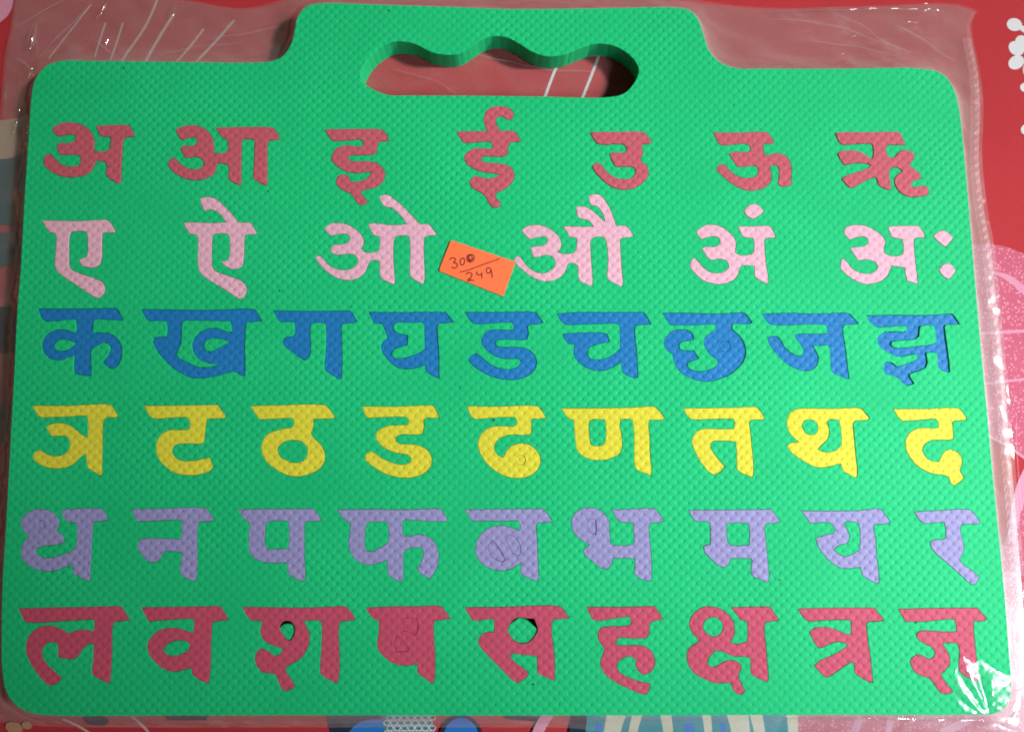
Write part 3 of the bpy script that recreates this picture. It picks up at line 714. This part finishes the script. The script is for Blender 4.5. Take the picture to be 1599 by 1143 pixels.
# ------------------------------------------------------------------ the board
OUT_PX = [(49, 150), (55, 124), (71, 104), (96, 95.5), (150, 95.5), (270, 97), (400, 98), (424, 96), (441, 88), (454, 70), (460, 48), (464, 28),
          (476, 12), (496, 6), (600, 8), (700, 11), (800, 14.5), (950, 13), (1050, 12), (1076, 16), (1090, 30), (1098, 52), (1106, 76),
          (1121, 95), (1146, 106), (1200, 107.5), (1320, 107.5), (1440, 107.5), (1472, 116), (1489, 138), (1497, 165), (1505, 230), (1518, 380), (1532, 540),
          (1546, 690), (1554, 775), (1562.5, 860), (1570, 940), (1576, 1020), (1579, 1070), (1574, 1098), (1556, 1113), (1520, 1115.5),
          (1300, 1116), (1000, 1116.5), (800, 1117), (500, 1116.5), (250, 1117), (90, 1117), (54, 1114), (26, 1102), (10, 1080), (3.5, 1050), (2, 1000),
          (4, 900), (8, 840), (16, 690), (22, 580), (27, 480), (32, 420), (38.5, 300), (44, 220)]
HANDLE_Z = 550, 40, 460
HANDLE = "45,265 60,310 110,345 200,378 300,380 600,381 1000,385 1400,388 1480,366 1535,305 1555,240 1532,190 1470,135 1400,106 1320,100 1240,124 1150,158 1060,168 980,145 900,96 840,66 770,58 700,80 640,120 580,153 510,160 430,145 350,105 280,88 210,92 140,130 80,190"


def to_world(loop_px, z=TOP):
    w = [P(x, y, z) for x, y in loop_px]
    return ccw([np.array((q.x, q.y)) for q in w])


def crop_px(x0, y0, cw, pts):
    s = cw / 1599.0 if cw != 240 else 240 / 1595.0
    return [(x0 + x * s, y0 + y * s) for x, y in pts]


board_out = to_world(smooth_loop(OUT_PX, 5))
handle = to_world(smooth_loop(crop_px(HANDLE_Z[0], HANDLE_Z[1], HANDLE_Z[2], nums(HANDLE)), 6, 80))

GAP = 0.00005
BASE = 0.0018                     # top of the uncut bottom ply
face_loops = [(board_out, False), (handle, True)]
TR = {'अ': 'a', 'आ': 'aa', 'इ': 'i', 'ई': 'ii', 'उ': 'u', 'ऊ': 'uu', 'ऋ': 'ri', 'ए': 'e', 'ऐ': 'ai', 'ओ': 'o', 'औ': 'au', 'अं': 'am', 'अः': 'ah',
      'क': 'ka', 'ख': 'kha', 'ग': 'ga', 'घ': 'gha', 'ड': 'da', 'च': 'cha', 'छ': 'chha', 'ज': 'ja', 'झ': 'jha', 'ञ': 'nya', 'ट': 'ta', 'ठ': 'tha',
      'ढ': 'dha', 'ण': 'na', 'त': 'ta', 'थ': 'tha', 'द': 'da', 'ध': 'dha', 'न': 'na', 'प': 'pa', 'फ': 'pha', 'ब': 'ba', 'भ': 'bha', 'म': 'ma',
      'य': 'ya', 'र': 'ra', 'ल': 'la', 'व': 'va', 'श': 'sha', 'ष': 'ssa', 'स': 'sa', 'ह': 'ha', 'क्ष': 'ksha', 'त्र': 'tra', 'ज्ञ': 'gya'}
COLNAME = {1: 'rose', 2: 'pale pink', 3: 'blue', 4: 'yellow', 5: 'lilac', 6: 'raspberry red'}
ROWNAME = {1: 'top row', 2: 'second row', 3: 'blue row', 4: 'yellow row', 5: 'lilac row', 6: 'bottom row'}
DZ = {1: 0.00020, 2: 0.00012, 3: -0.00026, 4: -0.00010, 5: 0.00004, 6: 0.00003}
rows = {}
for t in T:
    rows.setdefault(t[0], []).append(t[1])
sunk = []
pending = []
for row, ch, x0, y0, cw, loops in T:
    outer, counters, plugs, dots, island = None, [], [], [], None
    big = None
    for s in loops:
        k = s[0] if s[0] in 'PI' else ''
        px = crop_px(x0, y0, cw, nums(s[1:] if k else s))
        lp = to_world(round_corners(smooth_loop(px)))
        if k == 'P':
            plugs.append(lp)
        elif k == 'I':
            island = lp
        elif outer is None:
            outer = lp
        else:
            a = np.array(outer)
            c = np.array(lp).mean(0)
            if inside(np.array([c]), [outer])[0] or (ch == 'ख'):
                counters.append(lp)
            else:
                dots.append(lp)
    face_loops.append((offset(outer, GAP), True))
    for d in dots:
        face_loops.append((offset(d, GAP), True))
    for c in counters:
        if island is not None:
            sunk.append((island, -0.0005 if ch == 'श' else -0.0003))
        else:
            face_loops.append((offset(c, -GAP), False))
    pending.append((row, ch, outer, counters, plugs, dots))

c0 = P(800, 600)
board = empty('letter_board', (c0.x, c0.y, 0.0006))
tag(board, 'bright green foam board with a finger-grip handle and rows of cut-out letters', 'letter board')
fb = MB()
# the cut ply: rim, handle and letter holes; loose counters inside letters stay in it
bev = 0.00016
fb.slab(face_loops, BASE, TOP, bev)
fb.build('face_sheet', GREEN, board)
bb = MB()
bb.slab([(offset(board_out, -0.00003), False), (offset(handle, 0.00003), True)], 0.0006, BASE - 0.00002, 0.0001)
bb.build('base_sheet', GREEN, board)
for lp, dz in sunk:
    m = MB()
    m.slab([(offset(lp, -GAP), False)], BASE + 0.00001, TOP + dz, bev)
    m.build('counter_piece', GREEN, board)
# dark flecks stuck to the foam
FLECK = plain('dark fleck', (0.01, 0.05, 0.03), 0.8)
for px, py, r in ((607, 17, 1.6), (194, 107, 1.8), (1146, 164, 1.3), (437, 454, 1.7), (549, 479, 1.3), (771, 656, 2.2), (1234, 497, 1.6), (419, 299, 1.5), 
                  (1430, 972, 1.3), (833, 1068, 1.8), (1218, 905, 1.2), (718, 605, 1.3)):
    m = MB()
    c = P(px, py)
    rr = r * 0.00015
    lp = [np.array((c.x + rr * (1 + 0.3 * random.random()) * math.cos(a), c.y + rr * (1 + 0.3 * random.random()) * math.sin(a))) for a in (i * math.pi / 4.5 for i in range(9))]
    z = TOP + (0.00012 if not (1230 < px < 1240) else -0.0004)
    m.wall(lp, z - 0.0002, z)
    m.cap([lp], z)
    m.build('fleck', FLECK, board)

# ------------------------------------------------------------------ the letters
for row, ch, outer, counters, plugs, dots in pending:
    rn = random.Random(ord(ch[0]) * 31 + row)
    names = rows[row]
    i = names.index(ch)
    if i == 0:
        where = f'left of {names[1]} at the start of the {ROWNAME[row]}'
    elif i == len(names) - 1:
        where = f'right of {names[i - 1]} at the end of the {ROWNAME[row]}'
    else:
        where = f'between {names[i - 1]} and {names[i + 1]} in the {ROWNAME[row]}'
    ztop = TOP + DZ[row] + rn.uniform(-0.00010, 0.00010)
    if ch == 'झ':
        ztop = TOP - 0.00042
    cen = np.array(outer).mean(0)
    org = (cen[0], cen[1], BASE + 0.00003)
    mb = MB()
    mb.slab([(offset(outer, -GAP * 0.5), False)] + [(offset(c, GAP * 0.5), True) for c in counters] + [(p, True) for p in plugs], org[2], ztop, 0.00014)
    ob = mb.build('foam_letter', FOAMS[row], origin=org)
    lab = f'{COLNAME[row]} foam letter {ch} ({TR[ch]}), {where}'
    tag(ob, lab, 'letter', 'foam alphabet letters set in the board')
    ob.rotation_euler = (rn.uniform(-0.0035, 0.0035), rn.uniform(-0.0035, 0.0035), 0)
    for p in plugs:
        pm = MB()
        pm.slab([(offset(p, -GAP * 0.9), False)], org[2], ztop - rn.uniform(0.00014, 0.00026), 0.00016)
        pm.build('counter_plug', FOAMS[row], ob, origin=org)
    for k, d in enumerate(dots):
        dm = MB()
        c = np.array(d).mean(0)
        dm.slab([(offset(d, -GAP * 0.5), False)], BASE + 0.00003, ztop + 0.0001, 0.00014)
        dob = dm.build('foam_dot', FOAMS[row], origin=(c[0], c[1], BASE + 0.00003))
        if len(dots) == 1:
            dl = 'pale pink foam diamond dot above the letter am (अं)'
        else:
            dl = ('upper' if k == 0 else 'lower') + ' pale pink foam dot right of the letter ah (अः)'
        tag(dob, dl, 'dot', 'loose foam dots')

# ------------------------------------------------------------------ the price sticker
STK = paper('orange paper', (0.82, 0.145, 0.045))
INK = plain('dark red brown ink', (0.16, 0.012, 0.008), 0.5)
st = MB()
corner = [(704, 375), (805, 409), (786, 463), (685, 423)]
lp_px = []
for i in range(4):
    a, p, b = (np.array(corner[k % 4], float) for k in (i - 1, i, i + 1))
    u, v = (a - p) / np.linalg.norm(a - p), (b - p) / np.linalg.norm(b - p)
    r = (4.0, 3.0, 3.0, 4.0)[i]
    for t in (0, 0.25, 0.5, 0.75, 1):
        lp_px.append(((1 - t) ** 2) * (p + u * r) + 2 * t * (1 - t) * p + t * t * (p + v * r))
ZS = TOP + 0.00042
stl = to_world(lp_px, ZS)
st.slab([(stl, False)], ZS - 0.00012, ZS, 0.00003)
sc_ = P(745, 419, ZS)
stk = st.build('price_sticker', STK, origin=(sc_.x, sc_.y, ZS))
tag(stk, 'orange handwritten price sticker, slightly tilted, between letters ओ and औ', 'sticker')
K = 140 / 1334.0
INKS = {
    'digit_three': ["205,437 235,415 275,410 298,428 290,455 262,482", "262,482 305,488 328,512 318,545 285,560 255,556 238,540"],
    'digit_zero': ["405,412 380,425 368,465 378,505 402,515 425,495 435,455 425,420 400,410"],
    'digit_zero_overwritten': ["520,358 482,372 468,415 482,458 520,470 558,450 575,408 562,370 522,356", "545,375 515,372 495,395 500,425 530,440 550,415 535,390", "488,380 500,450 540,460"],
    'fraction_line': ["360,622 450,602 600,548 760,490 870,452 955,420"],
    'digit_two': ["455,655 480,632 515,630 540,650 538,685 510,715 478,742 490,755 520,745 500,720 478,742", "500,722 530,738 578,745"],
    'digit_four': ["622,612 612,650 640,662 690,655", "690,618 688,660 694,715"],
    'digit_nine': ["822,575 795,556 765,566 757,600 772,632 800,634 822,610 826,575", "826,570 836,630 845,710"],
}
for nm, strokes in INKS.items():
    m = MB()
    for s in strokes:
        pts = [(680 + x * K, 360 + y * K) for x, y in nums(s)]
        sp = smooth_loop(pts, 5, closed=False)
        w = [np.array(tuple(P(x, y, ZS))) for x, y in sp]
        wd = 0.00016 if nm == 'fraction_line' else 0.00019
        n = len(w)
        v, f = [], []
        for i, p in enumerate(w):
            d = w[min(n - 1, i + 1)] - w[max(0, i - 1)]
            d /= max(1e-9, np.linalg.norm(d))
            q = np.array((-d[1], d[0])) * wd * (1.0 - 0.35 * (i == 0 or i == n - 1))
            v += [(p[0] + q[0], p[1] + q[1], ZS + 0.000015), (p[0], p[1], ZS + 0.00005), (p[0] - q[0], p[1] - q[1], ZS + 0.000015)]
            if i:
                b = 3 * (i - 1)
                f += [(b, b + 1, b + 4, b + 3), (b + 1, b + 2, b + 5, b + 4)]
        m.add(v, f)
    m.build('handwritten_digit' if 'digit' in nm else nm, INK, stk, origin=(sc_.x, sc_.y, ZS))

# ------------------------------------------------------------------ the clear plastic bag
BAG_PX = [(24, -40), (20, 20), (14, 60), (8, 90), (4, 140), (1, 190), (-6, 260), (-24, 420), (-40, 620), (-52, 860), (-60, 1060), (-50, 1124), (60, 1129), (300, 1131),
          (800, 1131), (900, 1133), (1010, 1152), (1200, 1166), (1500, 1164), (1606, 1160), (1608, 1060), (1597, 900), (1582, 720), (1572, 600), (1562, 500), (1550, 385), (1540, 330), (1531, 250), (1534, 170),
          (1529, 110), (1519, 62), (1517, 38), (1526, 18), (1490, 7), (1350, 11), (1200, 13), (1100, 5), (1000, -9), (700, -13), (480, -11), (450, 0), (380, 14), (300, 2), (200, -12)]
FILM = film('polythene film', 0.87, 0.50, 0.13, 0.00050, 75, stretch=(1.0, 1.7, 1.0), tint=0.975, white=0.74, ridged=True)
FILM_B = film('back polythene film', 0.88, 0.80, 0.22, 0.00008, 90, tint=0.97, white=0.85)
CRISP = film('creased polythene film', 0.918, 0.05, 0.17, 0.0001, 120, tint=1.0)
GLINT = film('taut folded film', 0.82, 0.10, 0.10, 0.0001, 120, tint=0.99)
SEAM = film('sealed polythene film', 0.86, 0.85, 0.35, 0.0002, 300, tint=0.97, white=0.7)
bag = empty('plastic_bag', (c0.x, c0.y, 0.0003))
tag(bag, 'clear crinkled plastic bag around the green letter board', 'plastic bag')
bag_out = to_world(smooth_loop(BAG_PX, 5, 60), 0.001)
bo = np.array(board_out)


def dist_board(q, bo=bo):
    """Distance of points q (n x 2) from the board's outline polyline."""
    a, b = bo, np.roll(bo, -1, 0)
    d = np.full(len(q), 1e9)
    for p0, p1 in zip(a, b):
        e = p1 - p0
        t = np.clip(((q - p0) @ e) / max(1e-14, e @ e), 0, 1)
        d = np.minimum(d, np.linalg.norm(q - (p0 + t[:, None] * e), axis=1))
    return d


def fill_points(loops, step, jit=0.3):
    a = np.vstack([np.array(l) for l in loops])
    lo, hi = a.min(0), a.max(0)
    xs, ys = np.arange(lo[0], hi[0], step), np.arange(lo[1], hi[1], step)
    g = np.array([(x + random.uniform(-jit, jit) * step, y + random.uniform(-jit, jit) * step) for x in xs for y in ys])
    return g[inside(g, loops)]


def ridge(x, y, s, seed):
    n_ = noise.noise(Vector((x * s, y * s, seed)))
    return 1.0 - abs(n_) * 2.0


def folds(x, y, ang, s, seed, st=5.0):
    c, sn = math.cos(ang), math.sin(ang)
    u, v = x * c + y * sn, -x * sn + y * c
    return ridge(u * s / st, v * s, 1.0, seed)


# front film: from the board's upper rim down to the bag's flat edge, all round
rim = offset(board_out, 0.00004)
loops = [bag_out, rim]
extra = fill_points(loops, 0.0011)
pts, tri = triangulate(loops, extra)
d = dist_board(pts)
dg = dist_board(pts, np.array(bag_out))
ZE = 0.0012
zz = []
CREASES = [(tuple(P(px, py)), r * 0.000198, h) for px, py, r, h in ((48, 58, 34, 1.6), (44, 112, 22, 1.0), (135, 84, 45, 0.8), (272, 16, 14, 1.4), (430, 74, 30, 0.8), (20, 170, 30, 0.6),
           (1250, 17, 50, 0.7), (1340, 17, 50, 0.7), (1452, 18, 24, 1.2), (1380, 34, 22, 0.9), (1340, 60, 70, 0.35), (1440, 95, 40, 0.4), (1580, 940, 36, 0.9), (1590, 1010, 36, 1.2), (1250, 1128, 40, 0.8), (1400, 1130, 70, 0.8), (1560, 1135, 40, 1.2))]
for (x, y), dd, de in zip(pts, d, dg):
    k = math.exp(-dd / 0.0042)
    wr = min(1.0, dd / 0.003) * min(1.0, 0.15 + de / 0.0022)
    cr = sum(h_ * math.exp(-((x - c_[0]) ** 2 + (y - c_[1]) ** 2) / r_ ** 2) for c_, r_, h_ in CREASES)
    z = ZE + (TOP - 0.0003 - ZE) * k
    z += wr * (0.0007 * (folds(x, y, 0.5, 60, 1.7) - 0.4) + 0.00050 * (folds(x, y, -0.5, 150, 4.2, 3) - 0.4) + 0.00016 * noise.noise(Vector((x * 420, y * 420, 2.2))) + cr * (0.0013 * (folds(x, y, 0.95 if x < -0.06 else (0.04 if y > 0 else 1.35), 240, 9.3, 5.0) - 0.4) + 0.00015 * noise.noise(Vector((x * 500, y * 500, 3.3)))))
    zz.append(max(z, 0.0008))
fm = MB()
fs = []
for a, b, c in tri:
    u, w = pts[b] - pts[a], pts[c] - pts[a]
    fs.append((a, b, c) if u[0] * w[1] - u[1] * w[0] > 0 else (a, c, b))
fm.add([(x, y, z) for (x, y), z in zip(pts, zz)], fs)
fm.build('front_film', FILM, bag, smooth=True)
# back film: one sheet between the board and the cloth, seen again through the handle
bk = MB()
bl = [offset(bag_out, -0.0002)]
extra = fill_points(bl, 0.0022)
pts, tri = triangulate(bl, extra)
zb = []
for x, y in pts:
    z = 0.0004 + 0.00012 * folds(x, y, -0.45, 90, 7.7, 4)
    zb.append(min(z, 0.00055))
fs = []
for a, b, c in tri:
    u, w = pts[b] - pts[a], pts[c] - pts[a]
    fs.append((a, b, c) if u[0] * w[1] - u[1] * w[0] > 0 else (a, c, b))
bk.add([(x, y, z) for (x, y), z in zip(pts, zb)], fs)
bk.build('back_film', FILM_B, bag, smooth=True)
# side seam: a heat-sealed band with a knurled pattern down the right edge
seam_px = [(1510, 60), (1521, 120), (1523, 180), (1522, 250), (1530, 330), (1540, 385), (1552, 500), (1562, 600), (1572, 720), (1587, 900), (1597, 1060)]
sm = MB()
sp = smooth_loop(seam_px, 40, closed=False)
w_ = [np.array(tuple(P(x, y, 0.002))) for x, y in sp]
dense = []
for p, q in zip(w_[:-1], w_[1:]):
    k = max(1, int(np.linalg.norm(q - p) / 0.00035))
    dense += [p + (q - p) * t / k for t in range(k)]
n = len(dense)
v, f = [], []
NA = 13
for i, p in enumerate(dense):
    dd = dense[min(n - 1, i + 1)] - dense[max(0, i - 1)]
    dd /= np.linalg.norm(dd)
    q = np.array((dd[1], -dd[0]))
    for j in range(NA):
        o_ = (j / (NA - 1) - 0.5) * 0.0030
        s_ = i * 0.00035
        z = 0.0020 + 0.00012 * math.sin(s_ * 2 * math.pi / 0.0021 + 1.2 * (j % 6)) * math.sin(j / (NA - 1) * 2 * math.pi * 1.5) - 0.0002 * abs(j / (NA - 1) - 0.5) * 2
        v.append((p[0] - q[0] * o_, p[1] - q[1] * o_, z + 0.0003 * noise.noise(Vector((s_ * 60, 0, 5)))))
    if i:
        for j in range(NA - 1):
            b = (i - 1) * NA + j
            f.append((b, b + 1, b + NA + 1, b + NA))
sm.add(v, f)
sm.build('side_seam', SEAM, bag, smooth=True)
# crumpled corner: pleats of the front film gathered over the board's lower right corner
cp_px = [(1488, 1064), (1494, 1042), (1503, 1024), (1518, 1034), (1532, 1030), (1558, 1048), (1584, 1058), (1604, 1090), (1602, 1150), (1560, 1146), (1520, 1132), (1500, 1112), (1491, 1084)]
cl_ = [to_world(smooth_loop(cp_px, 4), TOP)]
extra = fill_points(cl_, 0.00055)
pts, tri = triangulate(cl_, extra)
apex = np.array(tuple(P(1548, 1128)))
ed = np.array(cl_[0])
outb = ~inside(pts, [board_out])
dbd = dist_board(pts)
zc = []
for (x, y), o_, db in zip(pts, outb, dbd):
    e = np.min(np.linalg.norm(ed - np.array((x, y)), axis=1))
    vx, vy = x - apex[0], y - apex[1]
    rr = math.hypot(vx, vy)
    th = math.atan2(vy, vx)
    pl = abs(((th * 1.7 + 0.55 * math.sin(th * 2.3 + 1.0) + 0.16 * noise.noise(Vector((x * 160, y * 160, 1.0)))) % 1.0) - 0.5) * 2
    z = TOP + 0.00006 + 0.0008 * pl * (0.55 + 0.9 * abs(noise.noise(Vector((th * 1.3, 0.5, 2.0))))) * min(1, e / 0.0042) * min(1, rr / 0.008) + 0.00012 * noise.noise(Vector((x * 500, y * 500, 6.0))) * min(1, e / 0.002)
    if o_:
        z -= 0.0035 * min(1, db / 0.004)
    zc.append(z)
cm_ = MB()
fs = []
for a, b, c in tri:
    u, w = pts[b] - pts[a], pts[c] - pts[a]
    fs.append((a, b, c) if u[0] * w[1] - u[1] * w[0] > 0 else (a, c, b))
cm_.add([(x, y, z) for (x, y), z in zip(pts, zc)], fs)
cm_.build('crumpled_corner', CRISP, bag, smooth=True)
# tight folds of film standing along the rims, each a thin crooked roll
def film_fold(px_l, z0, r, seed, squash=1.0, mat=None):
    fo = MB()
    sp_ = smooth_loop(px_l, 14, closed=False)
    w_ = [np.array(tuple(P(x, y, z0))) for x, y in sp_]
    dn = []
    for p, q in zip(w_[:-1], w_[1:]):
        k = max(1, int(np.linalg.norm(q - p) / 0.0003))
        dn += [p + (q - p) * t / k for t in range(k)]
    v, f = [], []
    n = len(dn)
    for i, p in enumerate(dn):
        d = dn[min(n - 1, i + 1)] - dn[max(0, i - 1)]
        d /= np.linalg.norm(d)
        q = np.array((-d[1], d[0]))
        s_ = i * 0.0003
        rr = r * (0.25 + 0.75 * math.sin(math.pi * min(1, (i + 0.5) / n)) ** 0.4) * (0.75 + 0.6 * noise.noise(Vector((s_ * 190, seed, 1))))
        sh = 0.0005 * noise.noise(Vector((s_ * 120, seed, 4)))
        for j in range(7):
            a = math.pi * j / 6
            v.append((p[0] + q[0] * (sh - rr * math.cos(a)), p[1] + q[1] * (sh - rr * math.cos(a)), z0 + squash * rr * math.sin(a)))
        if i:
            for j in range(6):
                b = (i - 1) * 7 + j
                f.append((b, b + 7, b + 8, b + 1))
    fo.add(v, f)
    fo.build('film_fold', mat or GLINT, bag, smooth=True)


film_fold([(1216, 1121), (1300, 1120.5), (1400, 1121.5), (1480, 1123), (1540, 1124)], 0.0055, 0.00065, 8.0)
film_fold([(1204, 17), (1260, 15), (1330, 14), (1436, 14.5)], 0.0022, 0.00070, 2.0)
for k, (line, r) in enumerate((([(46, 78), (50, 58), (56, 36)], 0.0012), ([(58, 84), (56, 70), (52, 56)], 0.0008), ([(270, 26), (272, 14), (276, 2)], 0.0009), ([(44, 122), (47, 112), (52, 104)], 0.0006),
                               ([(8, 152), (10, 140), (11, 128)], 0.0006), ([(30, 176), (32, 164), (33, 152)], 0.0006), ([(164, 74), (167, 66), (172, 58)], 0.0005), ([(22, 210), (25, 196), (29, 184)], 0.0004),
                               ([(108, 92), (114, 84), (124, 78)], 0.0006), ([(434, 82), (438, 72), (446, 60)], 0.0006), ([(150, 30), (160, 18), (168, 4)], 0.0004), ([(1404, 40), (1420, 34), (1434, 36)], 0.0004),
                               ([(1442, 18), (1452, 14), (1466, 18)], 0.0006), ([(1330, 58), (1338, 56), (1346, 60)], 0.0003), ([(1312, 86), (1320, 84), (1326, 87)], 0.0003), ([(1424, 82), (1434, 84), (1446, 90)], 0.0003))):
    film_fold(line, 0.0030, r, 40.0 + k)
film_fold([(1586, 1050), (1583, 1000), (1580, 960)], 0.0050, 0.0006, 6.0)
film_fold([(1560, 1136), (1580, 1116), (1594, 1092)], 0.0050, 0.0009, 7.0)
for k, (line, r) in enumerate((([(1396, 38), (1440, 62), (1470, 84), (1490, 96)], 0.0004), ([(1206, 30), (1260, 34), (1320, 46), (1375, 68)], 0.0003), ([(1300, 20), (1345, 40), (1380, 66), (1425, 84)], 0.0003),
                               ([(1240, 62), (1330, 72), (1420, 94)], 0.00025), ([(60, 92), (100, 48), (146, 6)], 0.0003), ([(30, 40), (70, 16), (110, -6)], 0.0003), ([(24, 92), (40, 100), (52, 118)], 0.0004),
                               ([(150, 64), (170, 82), (190, 90)], 0.0004), ([(250, 84), (310, 74), (380, 66)], 0.00025), ([(330, 60), (390, 52), (440, 40)], 0.0003),
                               ([(612, 108), (680, 128), (716, 148)], 0.0003), ([(730, 84), (790, 96), (850, 108), (930, 112)], 0.0004),
                               ([(1586, 640), (1588, 720), (1596, 800)], 0.0003), ([(1540, 420), (1556, 520), (1566, 600)], 0.0003))):
    film_fold(line, 0.0030 if line[0][1] < 110 and not 600 < line[0][0] < 940 else 0.0016, r, 20.0 + k, 0.8, SEAM)
